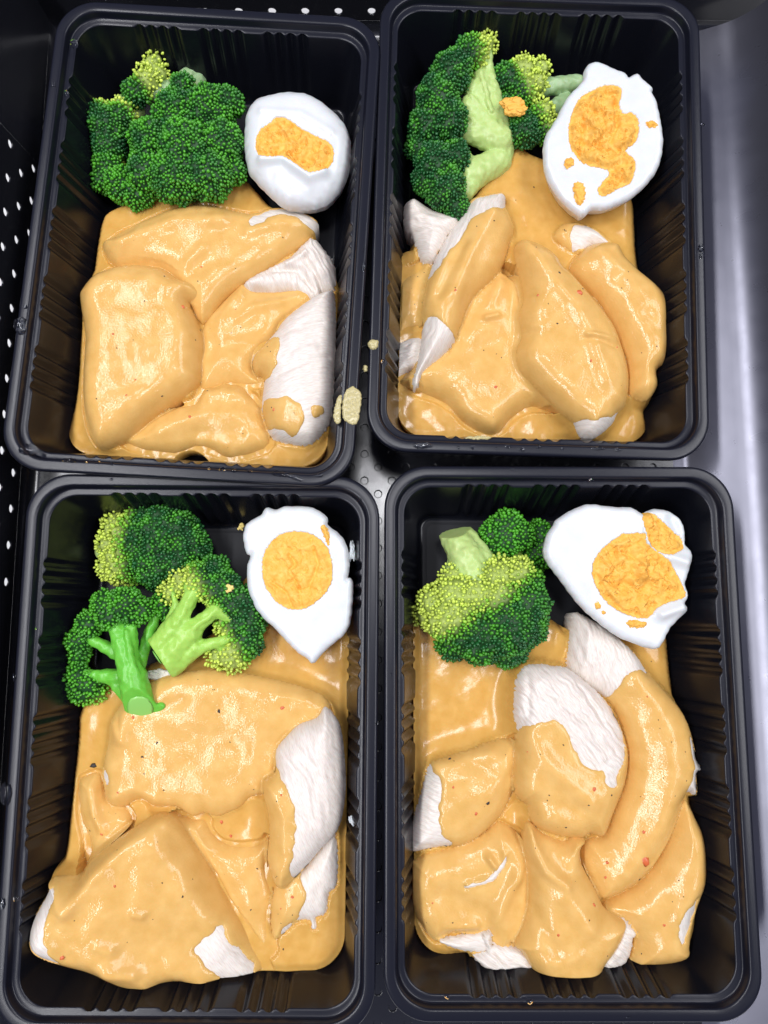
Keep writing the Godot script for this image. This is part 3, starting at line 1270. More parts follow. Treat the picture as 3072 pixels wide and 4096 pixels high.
# ------------------------------------------------------------------ eggs
# plane of the cut: centre pixel, height, normal; outline and yolk in pixels of frame f
func egg(label: String, f: int, cx: float, cy: float, mm: float, normal: Vector3, shape: Array, depth: float, yolk: Array, opt := {}) -> Node3D:
	var c := pt(f, cx, cy, mm)
	var ny := normal.normalized()
	var xx := (Vector3(1, 0, 0) - ny * ny.x).normalized()
	var fr := tf * Transform3D(Basis(xx, ny, xx.cross(ny)), c)
	var t := thing("egg_half", label, "egg", fr)
	var g := 0.0005
	var rim_plane := fr * Transform3D(Basis(), Vector3(0, -0.0008 * float(opt.get("drop", 3.3)), 0))
	var poly := outline(f, shape, rim_plane, 3)
	var e := new_field(poly, g, 0.004)
	var n := e.nx * e.nz
	var ys: Array[PackedFloat32Array] = []
	for y in yolk:
		ys.append(signed(outline(f, y, fr, 3), e, 0.006))
	var top := PackedFloat32Array(); top.resize(n)
	var low := PackedFloat32Array(); low.resize(n)
	var yk := PackedFloat32Array(); yk.resize(n); yk.fill(-1.0)
	var yh := PackedFloat32Array(); yh.resize(n)
	var rough: float = opt.get("rough", 1.0) * 0.001
	var puff: float = opt.get("puff", 0.6) * 0.001
	var round_: float = opt.get("round", 3.2) * 0.001
	var drop: float = opt.get("drop", 3.3) * 0.001
	e.s = top
	for j in e.nz:
		for i in e.nx:
			var k := j * e.nx + i
			var x := (i + e.ix) * g * 1000.0
			var z := (j + e.iz) * g * 1000.0
			e.d[k] += 0.0008
			if absf(e.d[k]) < 0.003:
				e.d[k] += 0.0002 * nz.get_noise_2d(x * 0.22, z * 0.22)
			var d := e.d[k]
			var q := 1.0 - clampf(d / round_, 0.0, 1.0)
			e.s[k] = -drop * (1.0 - sqrt(1.0 - q * q)) + 0.00018 * nz.get_noise_2d(x * 0.09, z * 0.09)
			var qb := 1.0 - clampf(d / BAND, 0.0, 1.0)
			low[k] = -depth * 0.001 * sqrt(1.0 - qb * qb)
	for rg in opt.get("ridge", []):
		var line := PackedVector2Array()
		for q in range(2, rg.size(), 2):
			line.append(hit(f, rg[q], rg[q + 1], fr))
		add_ridge(e, line, rg[0] * 0.001, rg[1] * 0.001)
	for j in e.nz:
		for i in e.nx:
			var k := j * e.nx + i
			var x := (i + e.ix) * g * 1000.0
			var z := (j + e.iz) * g * 1000.0
			low[k] += lerpf(e.s[k], -drop, clampf(e.d[k] / 0.002, 0.0, 1.0)) - 0.00002
			for y in ys:
				yk[k] = maxf(yk[k], y[k])
			if absf(yk[k]) < 0.003:
				yk[k] += 0.00035 * nf.get_noise_2d(x * 0.45, z * 0.45) + 0.0002 * nf.get_noise_2d(x * 1.4, z * 1.4)
			var dd := yk[k]
			var crack := clampf(nc.get_noise_2d(x * 0.13 + 0.35 * nz.get_noise_2d(x * 0.3, z * 0.3), z * 0.10 + 0.35 * nz.get_noise_2d(z * 0.3, x * 0.3)) + 1.0, 0.0, 1.0)
			var cr2 := smoothstep(0.0, 0.10, crack)
			yh[k] = e.s[k] + puff * smoothstep(0.0, 0.0035, dd) - 0.00015 + rough * (0.95 * nz.get_noise_2d(x * 0.15 + 9.0, z * 0.15) + 0.22 * nf.get_noise_2d(x * 0.5, z * 0.5) + 0.10 * nf.get_noise_2d(x * 1.3, z * 1.3)) * smoothstep(-0.0002, 0.002, dd) - rough * 0.9 * (1.0 - cr2) * smoothstep(0.0, 0.002, dd)
			if dd > 0.0:
				e.s[k] -= minf(0.0045, dd * 2.2 + 0.0006)
	var o := Soup.new()
	sheet(o, e, e.d, e.s, 2.0)
	sheet(o, e, e.d, low, 2.0, 0.0, -1.0)
	part("egg_white", o.mesh(), M.egg_white, t)
	var oy := Soup.new()
	sheet(oy, e, yk, yh, -0.006)
	if oy.i.size():
		part("yolk", oy.mesh(), M.yolk, t)
	for sm in opt.get("smears", []):
		var ps := outline(f, sm, fr, 3)
		var sf := new_field(ps, 0.0004, 0.002)
		sf.s.resize(sf.nx * sf.nz)
		for j in sf.nz:
			for i in sf.nx:
				var k := j * sf.nx + i
				var x := (i + sf.ix) * 0.4
				var z := (j + sf.iz) * 0.4
				sf.d[k] += 0.0005 * nf.get_noise_2d(x * 0.5, z * 0.5)
				sf.s[k] = 0.0002 + 0.0011 * smoothstep(0.0, 0.0012, sf.d[k]) + 0.0005 * nf.get_noise_2d(x * 0.6, z * 0.6)
		var os := Soup.new()
		sheet(os, sf, sf.d, sf.s, -0.002)
		if os.i.size():
			part("yolk_smear", os.mesh(), M.yolk, t)
	return t


func crumb(called: String, label: String, cat: String, f: int, x: float, y: float, mm: float, size: Vector3, material: String, sd: int, turn := 0.0) -> void:
	var o := MeshInstance3D.new()
	o.name = numbered(called)
	o.mesh = crumb_mesh(sd)
	o.material_override = M[material]
	add_child(o, true)
	o.transform = tf * Transform3D(Basis(Vector3.UP, turn).scaled_local(size * 0.001), pt(f, x, y, mm))
	tag(o, label, cat)


func crumb_mesh(sd: int) -> ArrayMesh:
	var rg := RandomNumberGenerator.new()
	rg.seed = sd
	var prims := []
	for k in 7:
		var c := Vector3(rg.randf_range(-0.6, 0.6), rg.randf_range(-0.3, 0.3), rg.randf_range(-0.6, 0.6))
		var r := rg.randf_range(0.25, 0.45)
		prims.append([c * 0.01, c * 0.01, r * 0.01, r * 0.01])
	prims.append([Vector3.ZERO, Vector3.ZERO, 0.005, 0.005])
	var s := nets(prims, 0.0009, 0.0015, 0.0012, 300.0)
	for k in s.v.size():
		s.v[k] *= 100.0
	return s.mesh()


# small flat blob lying on a plane of the tray
func dab(called: String, label: String, cat: String, f: int, shape: Array, plane: Transform3D, thick: float, material: String, group := "") -> void:
	var fd := new_field(outline(f, shape, plane, 3), 0.00035, 0.002)
	fd.s.resize(fd.nx * fd.nz)
	for j in fd.nz:
		for i in fd.nx:
			var k := j * fd.nx + i
			var x := (i + fd.ix) * 0.35
			var z := (j + fd.iz) * 0.35
			fd.d[k] += 0.0003 * nf.get_noise_2d(x * 0.5, z * 0.5)
			var q := 1.0 - clampf(fd.d[k] / (thick * 0.0013), 0.0, 1.0)
			fd.s[k] = thick * 0.001 * sqrt(maxf(0.0, 1.0 - q * q)) + 0.00010 * thick * nz.get_noise_2d(x * 0.45, z * 0.45)
	var o := Soup.new()
	sheet(o, fd, fd.d, fd.s, -0.0003)
	if o.i.size() == 0:
		return
	var m := MeshInstance3D.new()
	m.name = numbered(called)
	m.mesh = o.mesh()
	m.material_override = M[material]
	add_child(m, true)
	m.transform = plane
	tag(m, label, cat, group)


# ------------------------------------------------------------------ what is in the trays
func fill_upper_left() -> void:
	serve([
		{"f": 3, "label": "wide sauced chicken slice just below the broccoli, upper left tray", "e": 13.0, "r": 8.0, "w": 6.0, "seed": 1, "fib": 0.3,
			"o": [445, 205, 500, 160, 640, 88, 760, 42, 900, 26, 1085, 66, 1165, 42, 1240, 40, 1330, 66, 1378, 108, 1335, 175, 1210, 265, 1060, 360, 960, 440, 880, 540, 810, 430, 700, 315, 510, 297],
			"bare": [[1080, 85, 1165, 40, 1230, 36, 1330, 55, 1390, 110, 1340, 116, 1260, 74, 1180, 78, 1120, 118, 1085, 126]],
			"ridge": [[2.2, 4.0, 540, 190, 760, 110, 960, 100], [-2.0, 5.0, 640, 285, 760, 330, 860, 300], [1.6, 3.0, 780, 320, 850, 250, 880, 220], [1.4, 3.0, 1080, 150, 1200, 110, 1320, 120]]},
		{"f": 3, "label": "torn white chicken end with open fibres by the right wall, upper left tray", "e": 13.0, "r": 8.0, "w": 4.0, "seed": 2, "white": true, "fib": 1.1, "torn": 0.7, "fiber": 0.75, "sm": 2, "lump": 1.6,
			"o": [1050, 372, 1100, 330, 1160, 295, 1250, 255, 1340, 165, 1400, 215, 1448, 290, 1445, 385, 1400, 405, 1350, 445, 1260, 400, 1150, 415, 1075, 405],
			"ridge": [[-2.6, 1.5, 1190, 300, 1290, 300, 1350, 380], [-2.0, 1.2, 1320, 250, 1370, 330, 1390, 380], [1.6, 1.6, 1240, 280, 1320, 230], [-2.5, 1.2, 1100, 380, 1150, 385]]},
		{"f": 3, "label": "sauced middle chicken slice left of the white fillet, upper left tray", "e": 10.5, "r": 6.5, "w": 6.0, "seed": 3,
			"o": [880, 545, 960, 450, 1010, 400, 1055, 365, 1110, 400, 1270, 392, 1310, 375, 1355, 420, 1335, 470, 1230, 525, 1185, 590, 1110, 660, 1095, 740, 1130, 805, 1000, 800, 890, 835, 860, 780, 880, 650],
			"ridge": [[1.6, 3.0, 960, 520, 1020, 430, 1060, 380], [1.2, 2.5, 1020, 520, 1100, 470, 1280, 430], [-1.4, 4.0, 920, 640, 1080, 620]]},
		{"f": 3, "label": "sauced chicken slice with a ragged top tip at the bottom, upper left tray", "e": 10.0, "r": 8.0, "w": 5.0, "seed": 4, "sm": 2,
			"o": [545, 1050, 600, 1010, 690, 940, 780, 896, 850, 882, 886, 815, 930, 812, 962, 796, 985, 760, 1003, 712, 1024, 716, 1010, 755, 985, 795, 1030, 800, 1062, 818, 1082, 850, 1130, 900, 1172, 1020, 1150, 1085, 1000, 1122, 930, 1092, 850, 1072, 760, 1102, 640, 1092],
			"ridge": [[1.6, 3.0, 880, 850, 960, 830, 1060, 850], [1.5, 4.0, 700, 1000, 860, 940, 1000, 930], [-1.2, 3.0, 860, 1010, 1040, 1010]]},
		{"f": 3, "label": "broad rounded chicken slice fully under sauce on the left, upper left tray", "e": 14.0, "r": 11.5, "w": 7.0, "seed": 5, "flecks": 8,
			"marks": [[785, 457, 1.0, 1], [695, 842, 0.6, 0], [835, 592, 0.45, 0], [512, 648, 0.4, 0]], "o": [358, 400, 430, 325, 560, 290, 700, 300, 770, 345, 850, 370, 880, 410, 868, 442, 822, 455, 850, 520, 876, 600, 872, 720, 860, 800, 760, 880, 690, 930, 600, 1000, 530, 1056, 440, 1082, 385, 1000, 363, 830, 372, 600, 352, 450],
			"bare": [[420, 1100, 470, 1064, 520, 1040, 560, 1015, 570, 1040, 520, 1090]],
			"ridge": [[1.0, 5.0, 420, 420, 560, 360, 720, 370, 790, 470], [1.2, 3.0, 790, 400, 850, 420], [0.6, 4.5, 560, 600, 610, 660, 660, 640], [-1.0, 6.0, 480, 800, 700, 780]]},
		{"f": 3, "label": "thick white chicken fillet with sauce dabs along the right wall, upper left tray", "e": 9.0, "r": 11.0, "w": 6.0, "lean": [0.14, 0.0], "seed": 6, "white": true, "fib": -0.25, "torn": 0.35, "fiber": 0.36,
			"o": [1190, 575, 1235, 515, 1350, 425, 1420, 395, 1446, 410, 1450, 600, 1442, 830, 1425, 960, 1345, 1058, 1250, 1055, 1172, 1024, 1130, 905, 1142, 775, 1105, 762, 1088, 690, 1130, 640],
			"coat": [[1080, 690, 1130, 630, 1180, 590, 1215, 610, 1205, 680, 1190, 740, 1150, 770, 1100, 765], [1125, 880, 1180, 862, 1260, 868, 1312, 910, 1310, 980, 1260, 1020, 1220, 1000, 1180, 990, 1140, 960], [1345, 905, 1370, 890, 1395, 900, 1392, 930, 1365, 944, 1348, 930]],
			"ridge": [[0.7, 2.0, 1290, 700, 1360, 670], [1.5, 8.0, 1290, 560, 1280, 900], [-0.7, 1.2, 1240, 600, 1400, 560], [-0.6, 1.0, 1210, 780, 1420, 700]]},
	], {"pool": true, "f": 3, "label": "orange sauce pool around the chicken, upper left tray", "e": 12.0, "r": 0.3, "w": 2.0, "lump": 0.9, "torn": 0.2,
		"o": [430, 60, 520, 0, 700, -80, 1000, -130, 1090, -80, 1160, 0, 1235, 40, 1300, 70, 1350, 110, 1400, 300, 1490, 420, 1490, 900, 1460, 1190, 1300, 1210, 900, 1190, 280, 1140, 260, 1040, 300, 900, 318, 780, 330, 600, 335, 470, 322, 405, 350, 370, 385, 300, 400, 210],
		"hole": [[700, 932, 735, 890, 775, 868, 798, 885, 770, 900, 735, 925], [752, 1120, 790, 1088, 840, 1084, 880, 1105, 900, 1140, 800, 1150]]})
	egg("boiled egg end with crumbly yolk band in the upper left tray", 1, 1285, 650, 33.0, Vector3(-0.05, 1, 0.10),
		[1065, 530, 1080, 480, 1112, 440, 1180, 418, 1260, 408, 1345, 422, 1440, 490, 1498, 570, 1508, 680, 1482, 790, 1400, 878, 1280, 897, 1230, 888, 1180, 850, 1110, 780, 1078, 735, 1062, 640], 14.0,
		[[1105, 600, 1130, 555, 1165, 532, 1195, 508, 1250, 518, 1300, 555, 1360, 585, 1432, 625, 1436, 690, 1405, 735, 1335, 748, 1275, 712, 1225, 682, 1180, 684, 1115, 668]],
		{"round": 10.0, "drop": 9.0, "rough": 1.8, "puff": 0.3, "ridge": [[2.4, 2.2, 1130, 690, 1225, 688, 1280, 725, 1340, 765, 1400, 745], [-1.2, 4.0, 1180, 760, 1260, 790, 1340, 830], [1.0, 2.0, 1130, 480, 1300, 490, 1430, 570]]})
	floret("large square dark green broccoli head beside the egg, upper left tray", [
		[1, 770, 500, 24, 12], [1, 900, 480, 24, 12], [1, 980, 450, 22, 8], [1, 660, 620, 24, 11.5], [1, 800, 640, 27, 13], [1, 960, 620, 24, 10.5], [1, 640, 750, 22, 10.5], [1, 760, 770, 25, 12], [1, 900, 760, 24, 12], [1, 790, 370, 20, 5.5], [1, 1010, 740, 20, 6]],
		Vector3(0.05, 1.0, 0.25), -0.75, [[860, 330, 12, 4, 800, 560, 14, 7]], "stem_glass", 0.45)
	floret("small dark broccoli piece with pale cut top edge, left in the upper left tray", [[1, 465, 560, 18, 9.5], [1, 430, 500, 17, 7], [1, 520, 500, 17, 7], [1, 470, 640, 17, 8]],
		Vector3(-0.1, 0.5, 0.8), -0.30, [[520, 430, 14, 2.6, 480, 540, 13, 5], [600, 480, 12, 3, 500, 560, 12, 5]], "stem_pale")
	floret("low leafy broccoli piece at the bottom left of the large head, upper left tray", [[1, 470, 720, 15, 7.5], [1, 530, 800, 16, 8.5], [1, 600, 830, 17, 8], [1, 450, 780, 13, 6]],
		Vector3(-0.3, 0.7, 0.5), -0.45, [], "stem_pale", 0.7)
	floret("yellowish broccoli tip with pale stalk behind the large head, upper left tray", [[1, 640, 350, 22, 6], [1, 590, 400, 20, 6.5], [1, 690, 320, 21, 3.6], [1, 655, 280, 22, 3.2], [1, 670, 262, 22, 2]],
		Vector3(-0.6, 0.1, 0.7), 0.35, [[730, 390, 17, 4.5, 620, 400, 17, 5], [840, 310, 14, 3.4, 730, 385, 16, 4.5]], "stem_glass")


func fill_upper_right() -> void:
	serve([
		{"f": 4, "label": "low sauced slice in the left corner, upper right tray", "e": 7.0, "r": 7.0, "w": 6.0, "seed": 11,
			"o": [205, 310, 260, 285, 325, 268, 310, 420, 295, 500, 245, 535, 180, 560, 160, 400]},
		{"f": 4, "label": "grey white chicken lump between the broccoli and left wall, upper right tray", "e": 14.0, "r": 9.0, "w": 5.0, "seed": 12, "white": true, "fib": 0.4, "torn": 0.4, "fiber": 0.25, "lump": 1.4,
			"o": [213, 30, 240, 2, 265, 2, 330, 40, 430, 78, 445, 100, 400, 160, 370, 210, 325, 254, 280, 235, 250, 150, 218, 110],
			"ridge": [[-1.2, 1.6, 250, 120, 330, 120, 400, 130], [1.0, 2.0, 260, 60, 330, 80]]},
		{"f": 4, "label": "shredded white chicken end low by the left wall, upper right tray", "e": 10.0, "r": 5.0, "w": 3.0, "seed": 13, "white": true, "fib": -0.3, "torn": 0.7, "fiber": 0.7, "sm": 2,
			"o": [176, 640, 195, 565, 290, 545, 292, 620, 270, 665, 220, 690, 172, 715]},
		{"f": 4, "label": "broad lower sauced mound sloping to the front wall, upper right tray", "e": 8.0, "r": 11.0, "w": 9.0, "seed": 14, "flecks": 9,
			"marks": [[575, 748, 0.8, 1], [530, 600, 0.4, 0]], "o": [400, 560, 470, 400, 560, 300, 640, 330, 670, 390, 680, 560, 668, 645, 720, 730, 770, 800, 840, 850, 720, 830, 640, 870, 600, 920, 560, 938, 510, 925, 440, 880, 370, 810, 250, 765, 190, 725, 290, 640],
			"ridge": [[2.2, 1.6, 535, 480, 580, 470], [1.6, 3.2, 560, 420, 620, 260], [-1.2, 5.0, 500, 600, 600, 560], [2.0, 4.0, 430, 830, 560, 900]]},
		{"f": 4, "label": "sauced chicken slice against the right wall, upper right tray", "e": 9.0, "r": 9.0, "w": 6.0, "lean": [0.17, 0.0], "seed": 15,
			"o": [870, 275, 900, 225, 940, 188, 1000, 172, 1060, 180, 1088, 230, 1150, 290, 1230, 360, 1262, 430, 1266, 560, 1250, 640, 1214, 680, 1218, 740, 1178, 798, 1128, 790, 1100, 758, 1100, 650, 1050, 520, 980, 400, 900, 330],
			"ridge": [[1.2, 3.0, 960, 230, 1060, 330, 1130, 450], [-0.9, 3.0, 1050, 330, 1180, 540]]},
		{"f": 4, "label": "small white chicken top half dipped in sauce below the egg, upper right tray", "e": 14.0, "r": 5.0, "w": 4.0, "seed": 16, "fib": 0.3, "torn": 0.35,
			"o": [810, 150, 835, 105, 880, 92, 930, 100, 985, 125, 1035, 180, 960, 178, 920, 215, 860, 195],
			"bare": [[873, 150, 895, 100, 935, 95, 990, 122, 1045, 185, 960, 176, 900, 196, 885, 175]]},
		{"f": 4, "label": "long sauced chicken slice with white ends leaning left, upper right tray", "e": 17.0, "r": 10.0, "w": 6.0, "seed": 17, "fib": 1.9, "torn": 0.45, "fiber": 0.45,
			"o": [600, -24, 622, 0, 618, 30, 650, 110, 630, 180, 590, 290, 480, 400, 432, 520, 420, 560, 365, 625, 290, 690, 275, 740, 253, 748, 248, 715, 270, 640, 290, 500, 285, 440, 300, 350, 330, 250, 392, 130, 450, 50, 480, 2, 540, -15],
			"bare": [[605, -35, 628, 10, 600, 40, 560, 50, 500, 75, 460, 110, 430, 170, 395, 205, 330, 290, 300, 290, 330, 220, 390, 120, 460, 10], [325, 465, 370, 500, 425, 540, 420, 580, 365, 635, 290, 700, 250, 760, 230, 715, 265, 640, 290, 500]],
			"ridge": [[2.4, 4.0, 560, 70, 470, 230, 420, 380], [-1.4, 2.5, 350, 380, 450, 180]]},
		{"f": 4, "label": "big oval sauced chicken fillet lying on top in the middle, upper right tray", "e": 20.0, "r": 10.5, "w": 7.0, "seed": 18, "flecks": 9, "fib": 0.2,
			"marks": [[907, 374, 1.3, 1], [820, 496, 0.5, 0], [826, 298, 0.7, 0], [950, 645, 0.6, 1]], "o": [648, 205, 662, 175, 690, 163, 760, 185, 820, 230, 842, 265, 880, 300, 940, 370, 1000, 440, 1052, 520, 1092, 640, 1104, 720, 1092, 815, 1060, 850, 1040, 890, 972, 945, 915, 940, 890, 890, 840, 850, 780, 790, 720, 730, 668, 670, 660, 600, 680, 540, 668, 460, 688, 400, 680, 340, 658, 260],
			"bare": [[850, 858, 900, 868, 980, 876, 1040, 858, 1080, 835, 1060, 900, 970, 970, 900, 950]],
			"ridge": [[2.0, 4.0, 700, 210, 780, 300, 880, 420, 960, 560, 1010, 720], [-1.0, 1.3, 920, 560, 1000, 570, 1050, 590], [1.0, 1.2, 930, 545, 1000, 552, 1050, 560], [0.8, 2.0, 720, 500, 760, 510]]},
	], {"pool": true, "f": 4, "label": "orange sauce pool running from egg to front wall, upper right tray", "e": 11.0, "r": 0.4, "w": 2.0, "lump": 0.9, "torn": 0.2, "gz": -0.02,
		"o": [150, 230, 330, 150, 480, -20, 540, -150, 600, -240, 640, -262, 700, -215, 770, -180, 900, -170, 1050, -60, 1130, -20, 1144, 100, 1150, 200, 1164, 290, 1200, 400, 1230, 560, 1180, 780, 1192, 890, 1182, 960, 1100, 1010, 500, 1000, 200, 1000, 110, 940, 120, 500]})
	egg("long egg half with broken crumbled yolk, leaning in the upper right tray", 2, 1000, 560, 33.0, Vector3(-0.10, 1, 0.12),
		[933, 290, 950, 262, 985, 254, 1040, 280, 1088, 298, 1104, 317, 1138, 300, 1160, 325, 1195, 355, 1190, 368, 1214, 420, 1236, 555, 1222, 650, 1180, 720, 1100, 790, 1010, 826, 952, 828, 915, 854, 830, 780, 778, 680, 776, 560, 820, 480, 868, 390, 925, 330], 16.0,
		[[905, 400, 960, 360, 1020, 338, 1076, 352, 1068, 415, 1085, 450, 1122, 448, 1146, 490, 1135, 560, 1092, 598, 1132, 640, 1116, 720, 1060, 750, 1002, 778, 985, 745, 1032, 680, 930, 650, 880, 590, 870, 500]],
		{"rough": 1.9, "puff": 1.6, "ridge": [[2.2, 3.2, 985, 420, 990, 530], [-1.6, 1.0, 930, 470, 920, 560, 960, 600], [-1.8, 1.0, 1050, 400, 1060, 500, 1030, 570], [1.6, 2.5, 1040, 590, 1090, 560]], "smears": [[885, 740, 905, 722, 930, 735, 932, 790, 912, 815, 895, 800], [850, 640, 880, 625, 890, 650, 860, 670], [1170, 490, 1200, 480, 1222, 500, 1190, 508]]})
	floret("tall broccoli floret lying along the left wall, upper right tray", [
		[2, 480, 215, 25, 8.5], [2, 540, 180, 24, 5], [2, 405, 290, 25, 10.5], [2, 350, 390, 24, 11], [2, 310, 500, 21, 9.5], [2, 400, 480, 24, 9], [2, 270, 590, 18, 6], [2, 340, 650, 22, 10], [2, 420, 620, 22, 7.5], [2, 380, 750, 21, 10.5], [2, 430, 830, 18, 6], [2, 300, 720, 17, 7]],
		Vector3(-1.0, 0.42, 0.15), -0.45, [[605, 555, 16, 5.5, 545, 270, 23, 3.0], [600, 550, 16, 6, 520, 310, 22, 4.2], [598, 550, 16, 6, 495, 360, 21, 4.8], [595, 555, 17, 6.5, 475, 420, 20, 5.0], [592, 560, 17, 6.5, 455, 480, 19, 5.0], [590, 565, 16, 6.5, 450, 520, 18, 4.6], [545, 270, 23, 2.6, 520, 200, 23, 2.8], [547, 280, 23, 2.2, 556, 190, 24, 1.5], [495, 360, 21, 4, 450, 330, 20, 4], [590, 640, 13, 6.5, 490, 690, 16, 7.5], [490, 690, 16, 7, 440, 640, 17, 5.5], [490, 700, 16, 6, 450, 760, 16, 5.5], [605, 600, 13, 6, 570, 650, 13, 6.5], [560, 440, 24, 1.2, 520, 290, 26, 1.0], [580, 500, 22, 1.2, 480, 380, 25, 1.0], [570, 530, 21, 1.2, 465, 460, 24, 1.0]], "stem_pale", 0.0)
	floret("broccoli floret with yellow buds half behind the egg, upper right tray", [
		[2, 620, 310, 20, 7.5], [2, 690, 280, 21, 6], [2, 680, 360, 19, 8], [2, 760, 270, 22, 3.6], [2, 740, 330, 22, 4.5], [2, 690, 520, 18, 8.5], [2, 760, 450, 20, 6], [2, 780, 520, 17, 6], [2, 640, 440, 16, 8]],
		Vector3(-0.9, -0.05, 0.5), 0.0, [[900, 330, 15, 4, 740, 350, 16, 4.5], [860, 400, 13, 4, 760, 460, 15, 4.5]], "stem_glass")
	crumb("yolk_chunk", "loose orange yolk chunk sitting on broccoli left of the long egg half", "egg yolk", 2, 654, 422, 28.0, Vector3(8.2, 4.5, 5.6), "yolk", 5, 0.1)


